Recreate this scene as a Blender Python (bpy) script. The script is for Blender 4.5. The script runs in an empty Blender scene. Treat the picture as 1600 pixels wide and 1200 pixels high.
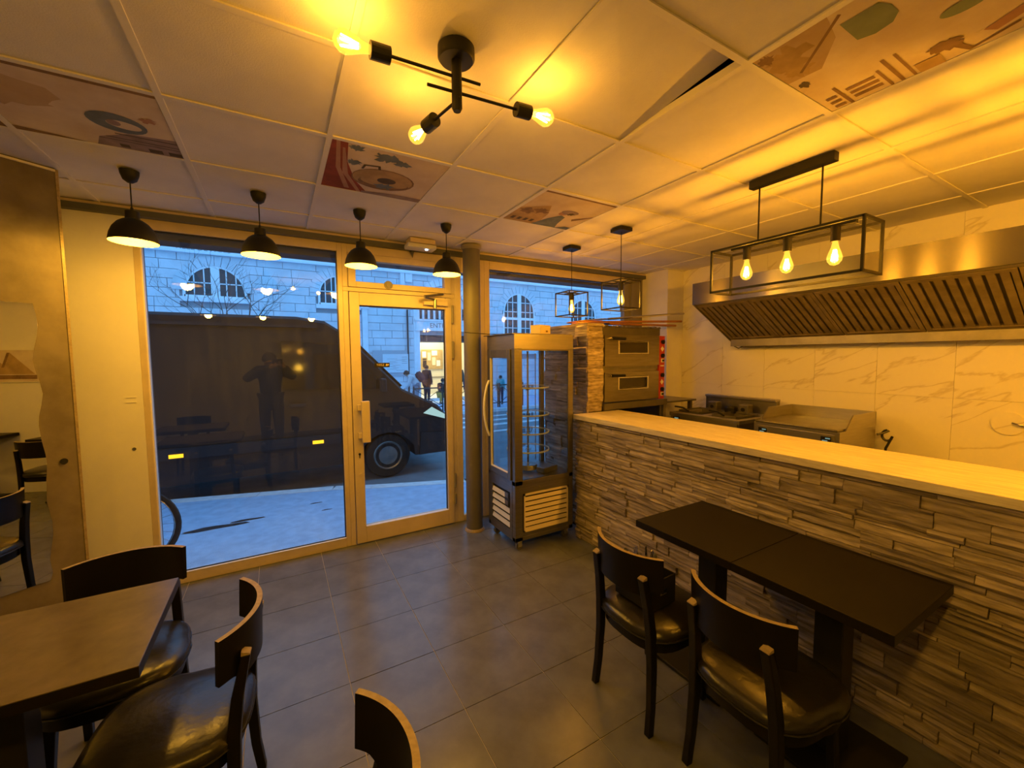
import bpy, math, random
from mathutils import Vector, Matrix
random.seed(7)
C = bpy.context.scene.collection
PI = math.pi
H = 1.636      # camera height
ZC = 2.636     # ceiling
YW = 3.684     # shop window plane

# ---------------------------------------------------------------- camera, world, exposure
def set_camera():
    yaw, pitch, roll = 0.52088496, 0.06835355, -0.0071046
    cy, sy, ct, st, cr, sr = math.cos(yaw), math.sin(yaw), math.cos(pitch), math.sin(pitch), math.cos(roll), math.sin(roll)
    f = Vector((sy*ct, cy*ct, -st)); rt = Vector((cy, -sy, 0)); up = rt.cross(f)
    r2 = cr*rt + sr*up; u2 = -sr*rt + cr*up
    m = Matrix(((r2.x, u2.x, -f.x, 0), (r2.y, u2.y, -f.y, 0), (r2.z, u2.z, -f.z, H), (0, 0, 0, 1)))
    cd = bpy.data.cameras.new('camera'); co = bpy.data.objects.new('camera', cd); C.objects.link(co)
    co.matrix_world = m
    cd.sensor_width = 36; cd.lens = 636.47/1600*36; cd.clip_start = .02; cd.clip_end = 200
    bpy.context.scene.camera = co
set_camera()
W = bpy.data.worlds.new('world'); bpy.context.scene.world = W; W.use_nodes = True
bg = W.node_tree.nodes['Background']; bg.inputs[0].default_value = (.175, .48, .95, 1); bg.inputs[1].default_value = 2.0
vs = bpy.context.scene.view_settings
vs.view_transform = 'Standard'; vs.look = 'None'; vs.gamma = 1; vs.exposure = 0.12; vs.use_curve_mapping = False
cyc = bpy.context.scene.cycles
cyc.max_bounces = 10; cyc.diffuse_bounces = 5; cyc.glossy_bounces = 5; cyc.transparent_max_bounces = 24; cyc.transmission_bounces = 6
cyc.sample_clamp_indirect = 4.0; cyc.caustics_reflective = False; cyc.caustics_refractive = False
AMBER = (1.0, .49, .042)
DOME_W, CAGE_W, LINE_W, SPUT_W = 24, 13, 42, 4.5

# ---------------------------------------------------------------- materials
MATS = {}
def mat(name, col, rough=.5, metal=0, noise=0, nscale=8, bump=0, bscale=60, col2=None, emit=None, es=0, spec=.5, aniso=0, stretch=None, coat=0):
    if name in MATS: return MATS[name]
    m = bpy.data.materials.new(name); m.use_nodes = True; nt = m.node_tree; p = nt.nodes['Principled BSDF']
    p.inputs['Base Color'].default_value = (*col, 1); p.inputs['Roughness'].default_value = rough; p.inputs['Metallic'].default_value = metal
    p.inputs['Specular IOR Level'].default_value = spec
    if coat: p.inputs['Coat Weight'].default_value = coat
    tc = nt.nodes.new('ShaderNodeTexCoord'); src = tc.outputs['Object']
    if stretch:
        mp = nt.nodes.new('ShaderNodeMapping'); mp.inputs['Scale'].default_value = stretch
        nt.links.new(src, mp.inputs[0]); src = mp.outputs[0]
    if col2 or noise:
        n = nt.nodes.new('ShaderNodeTexNoise'); n.inputs['Scale'].default_value = nscale; n.inputs['Detail'].default_value = 5; n.inputs['Roughness'].default_value = .6
        nt.links.new(src, n.inputs[0])
        r = nt.nodes.new('ShaderNodeValToRGB'); r.color_ramp.elements[0].position = .35; r.color_ramp.elements[1].position = .65
        c2 = col2 or tuple(c*(1-noise) for c in col)
        r.color_ramp.elements[0].color = (*c2, 1); r.color_ramp.elements[1].color = (*col, 1)
        nt.links.new(n.outputs[0], r.inputs[0]); nt.links.new(r.outputs[0], p.inputs['Base Color'])
    if bump:
        n2 = nt.nodes.new('ShaderNodeTexNoise'); n2.inputs['Scale'].default_value = bscale; n2.inputs['Detail'].default_value = 4
        nt.links.new(src, n2.inputs[0]); b = nt.nodes.new('ShaderNodeBump'); b.inputs['Strength'].default_value = bump; b.inputs['Distance'].default_value = .01
        nt.links.new(n2.outputs[0], b.inputs['Height']); nt.links.new(b.outputs[0], p.inputs['Normal'])
    if emit:
        p.inputs['Emission Color'].default_value = (*emit, 1); p.inputs['Emission Strength'].default_value = es
    if aniso:
        p.inputs['Anisotropic'].default_value = aniso
        tg = nt.nodes.new('ShaderNodeCombineXYZ'); tg.inputs[2].default_value = 1.0; nt.links.new(tg.outputs[0], p.inputs['Tangent'])
    MATS[name] = m
    return m
def glass(name, tint=(1, 1, 1), refl=.05, rough=0.0, haze=0):
    if name in MATS: return MATS[name]
    m = bpy.data.materials.new(name); m.use_nodes = True; nt = m.node_tree; nt.nodes.clear()
    o = nt.nodes.new('ShaderNodeOutputMaterial'); mx = nt.nodes.new('ShaderNodeMixShader')
    t = nt.nodes.new('ShaderNodeBsdfTransparent'); t.inputs[0].default_value = (*tint, 1)
    g = nt.nodes.new('ShaderNodeBsdfGlossy'); g.inputs['Roughness'].default_value = rough
    lw = nt.nodes.new('ShaderNodeLayerWeight'); lw.inputs[0].default_value = .5
    pw = nt.nodes.new('ShaderNodeMath'); pw.operation = 'POWER'; pw.inputs[1].default_value = 4
    ma = nt.nodes.new('ShaderNodeMath'); ma.operation = 'MULTIPLY_ADD'; ma.inputs[1].default_value = .8; ma.inputs[2].default_value = refl
    nt.links.new(lw.outputs['Facing'], pw.inputs[0]); nt.links.new(pw.outputs[0], ma.inputs[0])
    nt.links.new(ma.outputs[0], mx.inputs[0]); nt.links.new(t.outputs[0], mx.inputs[1]); nt.links.new(g.outputs[0], mx.inputs[2])
    last = mx.outputs[0]
    if haze:
        d = nt.nodes.new('ShaderNodeBsdfDiffuse'); d.inputs[0].default_value = (.8, .8, .8, 1)
        n = nt.nodes.new('ShaderNodeTexNoise'); n.inputs['Scale'].default_value = 3; n.inputs['Detail'].default_value = 8
        tc = nt.nodes.new('ShaderNodeTexCoord'); mp = nt.nodes.new('ShaderNodeMapping'); mp.inputs['Scale'].default_value = (5, 1, .7)
        nt.links.new(tc.outputs['Object'], mp.inputs[0]); nt.links.new(mp.outputs[0], n.inputs[0])
        mr = nt.nodes.new('ShaderNodeMapRange'); mr.inputs[1].default_value = .45; mr.inputs[2].default_value = .8; mr.inputs[3].default_value = haze*.15; mr.inputs[4].default_value = haze
        nt.links.new(n.outputs[0], mr.inputs[0])
        m2 = nt.nodes.new('ShaderNodeMixShader'); nt.links.new(mr.outputs[0], m2.inputs[0]); nt.links.new(last, m2.inputs[1]); nt.links.new(d.outputs[0], m2.inputs[2]); last = m2.outputs[0]
    nt.links.new(last, o.inputs[0])
    MATS[name] = m
    return m
def emis(name, col, s):
    if name in MATS: return MATS[name]
    m = bpy.data.materials.new(name); m.use_nodes = True; nt = m.node_tree; nt.nodes.clear()
    o = nt.nodes.new('ShaderNodeOutputMaterial'); e = nt.nodes.new('ShaderNodeEmission'); e.inputs[0].default_value = (*col, 1); e.inputs[1].default_value = s
    nt.links.new(e.outputs[0], o.inputs[0]); MATS[name] = m
    return m

M_CEIL = mat('ceiling_tile_white', (.80, .77, .72), .9, noise=.10, nscale=3, bump=.15, bscale=180)
M_TBAR = mat('tbar_white', (.76, .73, .67), .6)
M_PAINT = mat('wall_paint', (.80, .78, .72), .8, noise=.06, nscale=3, bump=.05, bscale=90)
M_STUCCO = mat('stucco', (.20, .165, .12), .7, nscale=5, col2=(.13, .105, .07), bump=.1, bscale=20)
M_FLOOR = mat('floor_tile_dark', (.132, .142, .165), .26, nscale=5, col2=(.098, .100, .112), bump=.02, bscale=200)
M_GROUT = mat('grout', (.40, .36, .32), .8)
M_BLACK = mat('black_metal', (.012, .011, .010), .5, spec=.35)
M_FRAME = mat('window_frame_cream', (.60, .50, .36), .45, noise=.12, nscale=6)
M_JAMB = mat('window_jamb_grey', (.22, .20, .17), .55)
M_BEAM = mat('shutter_rail_grey', (.10, .105, .095), .5)
M_PILLAR = mat('pillar_grey', (.13, .12, .105), .55, noise=.15, nscale=4)
M_WOOD = mat('black_wood', (.0055, .004, .0035), .38, noise=.3, nscale=10, spec=.28)
M_PLYEDGE = mat('plywood_edge', (.34, .26, .15), .5, noise=.3, nscale=60)
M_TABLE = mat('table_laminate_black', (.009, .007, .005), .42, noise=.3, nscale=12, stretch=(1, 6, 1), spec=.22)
M_TABLE2 = mat('table_laminate_brown', (.13, .105, .08), .25, noise=.4, nscale=5)
M_VINYL = mat('black_vinyl', (.014, .013, .012), .28, bump=.12, bscale=45)
M_STEEL = mat('brushed_steel', (.50, .47, .42), .33, metal=.9, noise=.12, nscale=6, stretch=(1, 1, 12))
M_HOOD = mat('hood_steel', (.27, .25, .215), .27, metal=1, aniso=.9, noise=.1, nscale=5)
M_STEELD = mat('dark_steel', (.26, .245, .22), .38, metal=.85, noise=.2, nscale=8)
M_GREASE = mat('filter_steel', (.36, .30, .20), .5, metal=.7, noise=.3, nscale=9)
M_CHROME = mat('chrome', (.7, .68, .65), .15, metal=1)
M_RED = mat('red_panel', (.42, .035, .022), .35)
M_WHITE = mat('white_plastic', (.75, .73, .68), .4)
M_CREAMP = mat('cream_card', (.80, .66, .42), .8)
M_BLKPL = mat('black_plastic', (.012, .012, .013), .35)
M_GLASS = glass('window_glass', (.93, .96, .97), .062, 0, .010)
M_CGLASS = glass('cabinet_glass', (.90, .93, .95), .03)
M_BULB = glass('bulb_amber_glass', (1, .80, .42), .04)
_nt = M_BULB.node_tree; _o = [n for n in _nt.nodes if n.type == 'OUTPUT_MATERIAL'][0]; _src = _o.inputs[0].links[0].from_socket
_e = _nt.nodes.new('ShaderNodeEmission'); _e.inputs[0].default_value = (1, .62, .08, 1); _e.inputs[1].default_value = .55; _a = _nt.nodes.new('ShaderNodeAddShader')
_nt.links.new(_src, _a.inputs[0]); _nt.links.new(_e.outputs[0], _a.inputs[1]); _nt.links.new(_a.outputs[0], _o.inputs[0])
M_CLEAR = glass('clear_glass', (.97, .97, .95), .03)
M_MIRROR = mat('mirror_silver', (.82, .82, .80), .01, metal=1)
M_OVGL = mat('oven_window_dark', (.035, .028, .02), .12)
M_FIL = emis('filament', (1, .62, .17), 55)
M_FIL2 = emis('filament_pale', (1, .72, .30), 55)
M_SHADEW = mat('shade_white_inside', (.55, .47, .27), .5)
M_ORWOOD = mat('peel_wood', (.42, .17, .05), .5, noise=.3, nscale=8, stretch=(1, 12, 12))

def marble(name):
    m = bpy.data.materials.new(name); m.use_nodes = True; nt = m.node_tree; p = nt.nodes['Principled BSDF']; p.inputs['Roughness'].default_value = .28
    tc = nt.nodes.new('ShaderNodeTexCoord'); mp = nt.nodes.new('ShaderNodeMapping')
    oi = nt.nodes.new('ShaderNodeObjectInfo'); 
    mp0 = nt.nodes.new('ShaderNodeMapping'); mp0.inputs['Rotation'].default_value = (.52, 0, 0); mp.inputs['Scale'].default_value = (1, .7, 3.0)
    nt.links.new(tc.outputs['Object'], mp0.inputs[0]); nt.links.new(mp0.outputs[0], mp.inputs[0])
    cb = nt.nodes.new('ShaderNodeVectorMath'); cb.operation = 'ADD'; sc = nt.nodes.new('ShaderNodeMath'); sc.operation = 'MULTIPLY'; sc.inputs[1].default_value = 40
    nt.links.new(oi.outputs['Random'], sc.inputs[0]); nt.links.new(mp.outputs[0], cb.inputs[0]); nt.links.new(sc.outputs[0], cb.inputs[1])
    n = nt.nodes.new('ShaderNodeTexNoise'); n.inputs['Scale'].default_value = 1.0; n.inputs['Detail'].default_value = 6; n.inputs['Roughness'].default_value = .5; n.inputs['Distortion'].default_value = .25
    nt.links.new(cb.outputs[0], n.inputs[0])
    r = nt.nodes.new('ShaderNodeValToRGB'); e = r.color_ramp.elements
    e[0].position = 0; e[0].color = (.86, .83, .74, 1); e[1].position = 1; e[1].color = (.86, .83, .74, 1)
    a = r.color_ramp.elements.new(.485); a.color = (.84, .81, .72, 1); b = r.color_ramp.elements.new(.50); b.color = (.66, .61, .50, 1); c = r.color_ramp.elements.new(.512); c.color = (.85, .82, .73, 1)
    nt.links.new(n.outputs[0], r.inputs[0]); nt.links.new(r.outputs[0], p.inputs['Base Color'])
    return m
M_MARBLE = marble('marble_tile')
M_JOINT = mat('tile_joint', (.72, .69, .60), .8)

def stone_mat(name, a, b, c):
    m = bpy.data.materials.new(name); m.use_nodes = True; nt = m.node_tree; p = nt.nodes['Principled BSDF']; p.inputs['Roughness'].default_value = .85
    tc = nt.nodes.new('ShaderNodeTexCoord'); oi = nt.nodes.new('ShaderNodeObjectInfo'); sc = nt.nodes.new('ShaderNodeMath'); sc.operation = 'MULTIPLY'; sc.inputs[1].default_value = 50
    ad = nt.nodes.new('ShaderNodeVectorMath'); ad.operation = 'ADD'; nt.links.new(oi.outputs['Random'], sc.inputs[0]); nt.links.new(tc.outputs['Object'], ad.inputs[0]); nt.links.new(sc.outputs[0], ad.inputs[1])
    mp = nt.nodes.new('ShaderNodeMapping'); mp.inputs['Scale'].default_value = (1, .45, 4); nt.links.new(ad.outputs[0], mp.inputs[0])
    n = nt.nodes.new('ShaderNodeTexNoise'); n.inputs['Scale'].default_value = 14; n.inputs['Detail'].default_value = 8; nt.links.new(mp.outputs[0], n.inputs[0])
    r = nt.nodes.new('ShaderNodeValToRGB'); r.color_ramp.elements[0].position = .3; r.color_ramp.elements[0].color = (*a, 1); r.color_ramp.elements[1].position = .72; r.color_ramp.elements[1].color = (*b, 1)
    nt.links.new(n.outputs[0], r.inputs[0])
    mx = nt.nodes.new('ShaderNodeMix'); mx.data_type = 'RGBA'; mx.blend_type = 'MULTIPLY'; mx.inputs[0].default_value = 1
    r2 = nt.nodes.new('ShaderNodeValToRGB'); r2.color_ramp.elements[0].color = (*c, 1); r2.color_ramp.elements[1].color = (1.0, .98, .95, 1)
    nt.links.new(oi.outputs['Random'], r2.inputs[0]); nt.links.new(r.outputs[0], mx.inputs[6]); nt.links.new(r2.outputs[0], mx.inputs[7]); nt.links.new(mx.outputs[2], p.inputs['Base Color'])
    b_ = nt.nodes.new('ShaderNodeBump'); b_.inputs['Strength'].default_value = .7; b_.inputs['Distance'].default_value = .008; nt.links.new(n.outputs[0], b_.inputs['Height']); nt.links.new(b_.outputs[0], p.inputs['Normal'])
    return m
M_STONE = stone_mat('ledger_stone', (.21, .175, .15), (.60, .52, .45), (.60, .58, .57))
M_MORTAR = mat('stone_backing', (.055, .045, .035), .95)
M_COUNTER = mat('counter_laminate', (.74, .68, .53), .38, nscale=9, col2=(.54, .48, .35), stretch=(7, .8, 7))
M_COUNTERE = M_COUNTER

# exterior
M_FSTONE = mat('facade_stone', (.74, .78, .82), .9, nscale=1.5, col2=(.62, .66, .70), bump=.3, bscale=30)
M_FMORT = mat('facade_mortar', (.36, .38, .40), .95)
M_FTRIM = mat('facade_trim', (.86, .89, .92), .8, noise=.1, nscale=4)
M_WINF = mat('sash_paint', (.85, .88, .90), .6)
M_PANE = mat('far_pane_dark', (.04, .045, .05), .25)
M_ASPH = mat('asphalt', (.24, .25, .27), .8, noise=.25, nscale=3, bump=.2, bscale=80)
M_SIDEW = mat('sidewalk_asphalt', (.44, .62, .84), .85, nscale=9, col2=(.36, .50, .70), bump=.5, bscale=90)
M_KERB = mat('kerb_granite', (.82, .84, .86), .8, noise=.2, nscale=12)
M_PUDDLE = mat('wet_stain', (.05, .05, .055), .15)
M_LINEW = mat('road_paint', (.72, .72, .72), .7)
M_VAN = mat('van_paint_black', (.016, .013, .013), .5)
M_VANG = mat('van_glass', (.01, .011, .013), .08)
M_TYRE = mat('tyre_rubber', (.015, .015, .015), .8)
M_PLASD = mat('dark_bumper', (.02, .02, .022), .55)
M_RAILM = mat('railing_green_black', (.02, .03, .03), .5)
M_BARK = mat('bark', (.06, .055, .05), .9)
M_OCEIL = mat('outer_soffit', (.10, .10, .115), .7, noise=.2, nscale=5)

# ---------------------------------------------------------------- mesh helpers
class MB:
    def __init__(s): s.v = []; s.f = []; s.m = []; s.mats = []; s.cur = 0
    def use(s, m):
        if m not in s.mats: s.mats.append(m)
        s.cur = s.mats.index(m); return s
    def face(s, pts):
        b = len(s.v); s.v += [tuple(p) for p in pts]; s.f.append(tuple(range(b, b+len(pts)))); s.m.append(s.cur); return s
    def raw(s, vs, fs):
        b = len(s.v); s.v += [tuple(p) for p in vs]
        for f in fs: s.f.append(tuple(i+b for i in f)); s.m.append(s.cur)
        return s
    def hexa(s, p):   # 8 points: bottom 4 ccw, top 4 ccw
        s.raw(p, [(3, 2, 1, 0), (4, 5, 6, 7), (0, 1, 5, 4), (1, 2, 6, 5), (2, 3, 7, 6), (3, 0, 4, 7)]); return s
    def box(s, x0, x1, y0, y1, z0, z1):
        return s.hexa([(x0, y0, z0), (x1, y0, z0), (x1, y1, z0), (x0, y1, z0), (x0, y0, z1), (x1, y0, z1), (x1, y1, z1), (x0, y1, z1)])
    def prism(s, poly, axis, a, b):   # poly 2D extruded along axis
        def P(q, t):
            return (t, q[0], q[1]) if axis == 'x' else (q[0], t, q[1]) if axis == 'y' else (q[0], q[1], t)
        n = len(poly); vs = [P(q, a) for q in poly]+[P(q, b) for q in poly]
        fs = [tuple(range(n-1, -1, -1)), tuple(range(n, 2*n))]+[(i, (i+1) % n, n+(i+1) % n, n+i) for i in range(n)]
        s.raw(vs, fs); return s
    def lathe(s, prof, c=(0, 0, 0), n=20, axis='z', closed=False):
        b = len(s.v); k = len(prof)
        for i in range(n):
            a = 2*PI*i/n; ca, sa = math.cos(a), math.sin(a)
            for r, h in prof:
                p = (r*ca, r*sa, h) if axis == 'z' else (h, r*ca, r*sa) if axis == 'x' else (r*sa, h, r*ca)
                s.v.append((p[0]+c[0], p[1]+c[1], p[2]+c[2]))
        for i in range(n):
            j = (i+1) % n
            for q in range(k-1 if not closed else k):
                q2 = (q+1) % k
                s.f.append((b+i*k+q, b+j*k+q, b+j*k+q2, b+i*k+q2)); s.m.append(s.cur)
        return s
    def cyl(s, c, r, h, n=16, axis='z', r2=None):
        r2 = r if r2 is None else r2
        return s.lathe([(0.0001, 0), (r, 0), (r2, h), (0.0001, h)], c, n, axis)
    def tube(s, pts, r, n=8, rs=None):
        pts = [Vector(p) for p in pts]; b = len(s.v); up = Vector((0, 0, 1)); prev = None
        for i, p in enumerate(pts):
            t = (pts[min(i+1, len(pts)-1)]-pts[max(i-1, 0)]).normalized()
            if prev is None:
                a = up if abs(t.z) < .9 else Vector((1, 0, 0)); x = t.cross(a).normalized()
            else:
                x = (prev - t*prev.dot(t)).normalized()
            prev = x; y = t.cross(x); rr = rs[i] if rs else r
            for k in range(n):
                a = 2*PI*k/n; s.v.append(tuple(p+x*math.cos(a)*rr+y*math.sin(a)*rr))
        for i in range(len(pts)-1):
            for k in range(n):
                s.f.append((b+i*n+k, b+i*n+(k+1) % n, b+(i+1)*n+(k+1) % n, b+(i+1)*n+k)); s.m.append(s.cur)
        s.f.append(tuple(b+k for k in range(n-1, -1, -1))); s.m.append(s.cur)
        s.f.append(tuple(b+(len(pts)-1)*n+k for k in range(n))); s.m.append(s.cur)
        return s
    def sweep(s, pts, wx, wy):   # rectangular section of fixed orientation (x,y) along mostly vertical path; wx, wy lists
        b = len(s.v); n = len(pts)
        for i, p in enumerate(pts):
            a = wx[i]/2; c = wy[i]/2
            s.v += [(p[0]-a, p[1]-c, p[2]), (p[0]+a, p[1]-c, p[2]), (p[0]+a, p[1]+c, p[2]), (p[0]-a, p[1]+c, p[2])]
        for i in range(n-1):
            for k in range(4):
                s.f.append((b+i*4+k, b+i*4+(k+1) % 4, b+i*4+4+(k+1) % 4, b+i*4+4+k)); s.m.append(s.cur)
        s.f.append((b+3, b+2, b+1, b)); s.m.append(s.cur); e = b+(n-1)*4; s.f.append((e, e+1, e+2, e+3)); s.m.append(s.cur)
        return s
    def mesh(s, name, m=None, smooth=False):
        me = bpy.data.meshes.new(name); me.from_pydata(s.v, [], s.f)
        for x in ([m] if m else s.mats): me.materials.append(x)
        if not m and len(s.mats) > 1:
            for i, p in enumerate(me.polygons): p.material_index = s.m[i]
        if smooth:
            me.polygons.foreach_set('use_smooth', [True]*len(me.polygons)); 
        me.update(); return me
    def build(s, name, m=None, parent=None, smooth=False, bevel=0, seg=2, loc=None):
        o = bpy.data.objects.new(name, s.mesh(name, m, smooth)); C.objects.link(o)
        if parent: o.parent = parent
        if loc: o.location = loc
        if bevel:
            b = o.modifiers.new('bevel', 'BEVEL'); b.width = bevel; b.segments = seg; b.limit_method = 'ANGLE'; b.angle_limit = .6
        if smooth:
            e = o.modifiers.new('norm', 'WEIGHTED_NORMAL') if bevel else None
            try:
                a = o.data; a.set_sharp_from_angle(angle=.7)
            except Exception: pass
        return o
def tag(o, label=None, cat=None, group=None, kind=None):
    if label: o['label'] = label
    if cat: o['category'] = cat
    if group: o['group'] = group
    if kind: o['kind'] = kind
    return o
def empty(name, loc=(0, 0, 0), rz=0, label=None, cat=None, group=None, kind=None):
    o = bpy.data.objects.new(name, None); o.empty_display_size = .1; C.objects.link(o); o.location = loc; o.rotation_euler = (0, 0, rz)
    return tag(o, label, cat, group, kind)
def struct(o, kind='structure'): o['kind'] = kind; return o
def inst(name, me, parent, loc=(0, 0, 0), rot=(0, 0, 0), scale=(1, 1, 1)):
    o = bpy.data.objects.new(name, me); C.objects.link(o); o.parent = parent; o.location = loc; o.rotation_euler = rot; o.scale = scale; return o
def copy_tree(o, parent=None):
    c = o.copy(); C.objects.link(c); c.parent = parent
    for ch in [x for x in bpy.data.objects if x.parent == o]: copy_tree(ch, c)
    return c
def text(name, s, m, parent, loc, rot, size, ext=.0005, align='CENTER'):
    cu = bpy.data.curves.new(name, 'FONT'); cu.body = s; cu.size = size; cu.extrude = ext; cu.align_x = align; cu.align_y = 'CENTER'
    cu.materials.append(m); o0 = bpy.data.objects.new(name, cu); C.objects.link(o0)
    me = bpy.data.meshes.new_from_object(o0.evaluated_get(bpy.context.evaluated_depsgraph_get())); bpy.data.objects.remove(o0); me.name = name
    if not me.materials: me.materials.append(m)
    o = bpy.data.objects.new(name, me); C.objects.link(o); o.parent = parent; o.location = loc; o.rotation_euler = rot; return o
def plight(name, parent, loc, w, r=.02, col=AMBER):
    l = bpy.data.lights.new(name, 'POINT'); l.energy = w; l.color = col; l.shadow_soft_size = r
    o = bpy.data.objects.new(name, l); C.objects.link(o); o.parent = parent; o.location = loc; return o

# ---------------------------------------------------------------- setting: floor with tiles
XL, XR, YB = -2.3, 4.29, -2.7
fl = struct(MB().box(XL-.1, XR+.1, YB-.1, YW+.05, -.06, -.004).build('floor', M_GROUT))
TX, TY = .4395, .4295
tile_me = MB().box(-TX/2+.002, TX/2-.002, -TY/2+.002, TY/2-.002, -.004, 0).mesh('tile', M_FLOOR)
i0 = math.floor((XL-.252)/TX); i1 = math.ceil((XR-.252)/TX); j0 = math.floor((YB-1.665)/TY); j1 = math.ceil((YW-1.665)/TY)
for i in range(i0, i1):
    for j in range(j0, j1):
        xa, xb = .252+i*TX, .252+(i+1)*TX; ya, yb = 1.665+j*TY, 1.665+(j+1)*TY
        if xb > XR or yb > YW or xa < XL or ya < YB:
            xa, xb, ya, yb = max(xa, XL), min(xb, XR), max(ya, YB), min(yb, YW-.0)
            if xb-xa < .02 or yb-ya < .02: continue
            MB().box(xa+.002, xb-.002, ya+.002, yb-.002, -.004, 0).build('tile', M_FLOOR, fl)
        else: inst('tile', tile_me, fl, ((xa+xb)/2, (ya+yb)/2, random.uniform(-.0006, .0003)), (random.uniform(-.0012, .0012), random.uniform(-.0012, .0012), 0))

# ---------------------------------------------------------------- ceiling
ce = struct(MB().box(XL-.1, XR+.1, YB-.1, YW+.1, ZC+.22, ZC+.28).build('ceiling', mat('plenum_dark', (.10, .085, .075), .9)))
CX0, CY0, CM = .245, .875, .6
bars = []
xs = [CX0+CM*k for k in range(-5, 8) if XL < CX0+CM*k < XR]; ys = [CY0+CM*k for k in range(-8, 6) if YB < CY0+CM*k < YW-.05]
bl = MB().box(-.012, .012, YB, YW-.06, 0, .006).box(-.001, .001, YB, YW-.06, .006, .035).mesh('ceiling_bar', M_TBAR)
for x in xs: inst('ceiling_bar', bl, ce, (x, 0, ZC-.001))
ye = xs+[XR]; prevx = XL
tb_cache = {}
for x in ye:
    a, b = prevx+(.012 if prevx > XL else 0), x-(.012 if x < XR else 0); key = round(b-a, 3)
    if key not in tb_cache: tb_cache[key] = MB().box(0, b-a, -.012, .012, 0, .006).mesh('cross_bar', M_TBAR)
    for y in ys: inst('cross_bar', tb_cache[key], ce, (a, y, ZC-.001))
    prevx = x
ART = {(-2, 2): 'A', (-3, 2): 'A2', (0, 2): 'B', (2, 2): 'C', (2, -1): 'D', (2, -2): 'D2'}
t_me = {}
exs = [XL]+xs+[XR]; eys = [YB]+ys+[YW-.02]
painted = {}
for i in range(len(exs)-1):
    for j in range(len(eys)-1):
        xa, xb, ya, yb = exs[i], exs[i+1], eys[j], eys[j+1]
        w, h = round(xb-xa-.008, 3), round(yb-ya-.008, 3)
        if (w, h) not in t_me: t_me[(w, h)] = MB().box(-w/2, w/2, -h/2, h/2, 0, .015).mesh('ceiling_panel', M_CEIL)
        ki, kj = round((xa-CX0)/CM), round((ya-CY0)/CM)
        rot = (0, 0, 0); z = ZC+.006
        if (ki, kj) == (1, 0):      # panel that has lifted off its bar at one corner
            m = MB(); cc = [(-w/2, -h/2, .012), (w/2, -h/2, .055), (w/2, h/2, .004), (-w/2, h/2, 0)]
            m.raw(cc+[(x, y, q+.015) for x, y, q in cc], [(3, 2, 0), (2, 1, 0), (4, 5, 6), (4, 6, 7), (0, 1, 5, 4), (1, 2, 6, 5), (2, 3, 7, 6), (3, 0, 4, 7)])
            m.build('ceiling_panel', M_CEIL, ce, loc=((xa+xb)/2, (ya+yb)/2, z)); continue
        o = inst('ceiling_panel', t_me[(w, h)], ce, ((xa+xb)/2, (ya+yb)/2, z), rot)
        if (ki, kj) in ART: painted[ART[(ki, kj)]] = (xa, xb, ya, yb)
def paint_panel(key, bgc, shapes):
    if key not in painted: return
    xa, xb, ya, yb = painted[key]
    m = MB(); m.use(bgc).box(xa+.014, xb-.014, ya+.014, yb-.014, ZC+.001, ZC+.005)
    for k, (mm, poly) in enumerate(shapes):
        m.use(mm)
        z = ZC+.0006-.0001*k
        m.face([(xa+.014+(xb-xa-.028)*u, ya+.014+(yb-ya-.028)*v, z) for u, v in poly])
    m.build('painting', None, ce)
def ell(cx, cy, rx, ry, n=22, a0=0, a1=2*PI, rot=0):
    out = []
    for k in range(n):
        a = a0+(a1-a0)*k/(n if abs(a1-a0-2*PI) < .01 else n-1); x, y = rx*math.cos(a), ry*math.sin(a)
        out.append((cx+x*math.cos(rot)-y*math.sin(rot), cy+x*math.sin(rot)+y*math.cos(rot)))
    return out
def rc(x0, y0, x1, y1): return [(x0, y0), (x1, y0), (x1, y1), (x0, y1)]
P_BR = mat('paint_brown', (.28, .17, .09), .9, noise=.4, nscale=12); P_DK = mat('paint_dark', (.10, .075, .06), .9, noise=.3, nscale=20)
P_BL = mat('paint_slate', (.16, .20, .24), .9, noise=.3, nscale=14); P_GN = mat('paint_green', (.24, .29, .19), .9, noise=.2, nscale=8)
P_RD = mat('paint_red', (.32, .06, .035), .9, noise=.4, nscale=10); P_OC = mat('paint_ochre', (.50, .34, .15), .9, noise=.3, nscale=9)
P_SK = mat('paint_skin', (.46, .25, .16), .9, noise=.2, nscale=9); P_PA = mat('paint_parchment', (.70, .60, .46), .9, nscale=6, col2=(.60, .48, .34))
P_PB = mat('paint_parchment_warm', (.52, .38, .22), .9, nscale=4, col2=(.42, .29, .16)); P_PU = mat('paint_mauve', (.33, .25, .24), .9, noise=.3, nscale=14)
def leaf_blob(cx, cy, r, n=26, amp=.45):
    return [(cx+r*(1+random.uniform(-amp, amp))*math.cos(2*PI*k/n), cy+r*.8*(1+random.uniform(-amp, amp))*math.sin(2*PI*k/n)) for k in range(n)]
paint_panel('A', P_PA, [(P_PB, leaf_blob(.12, .35, .28, amp=.2)), (P_PU, [(.45, 1), (1, 1), (1, .66), (.7, .70), (.5, .84)]), (P_DK, rc(.62, .72, 1, .735)), (P_DK, rc(.55, .80, 1, .812)), (P_DK, rc(.50, .845, 1, .855)),
    (P_DK, rc(.78, .91, .87, .98)), (P_DK, rc(.91, .91, 1, .98)), (P_DK, rc(.60, .91, .66, .97)), (P_BL, ell(.68, .54, .17, .15, rot=.25)), (P_PA, ell(.715, .555, .10, .062, rot=.2)),
    (P_PU, ell(.66, .54, .04, .045)), (P_SK, leaf_blob(.88, .40, .05)), (P_BR, [(0, .93), (.3, .98), (.4, 1), (0, 1)]), (P_BR, rc(0, 0, 1, .035))])
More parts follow.
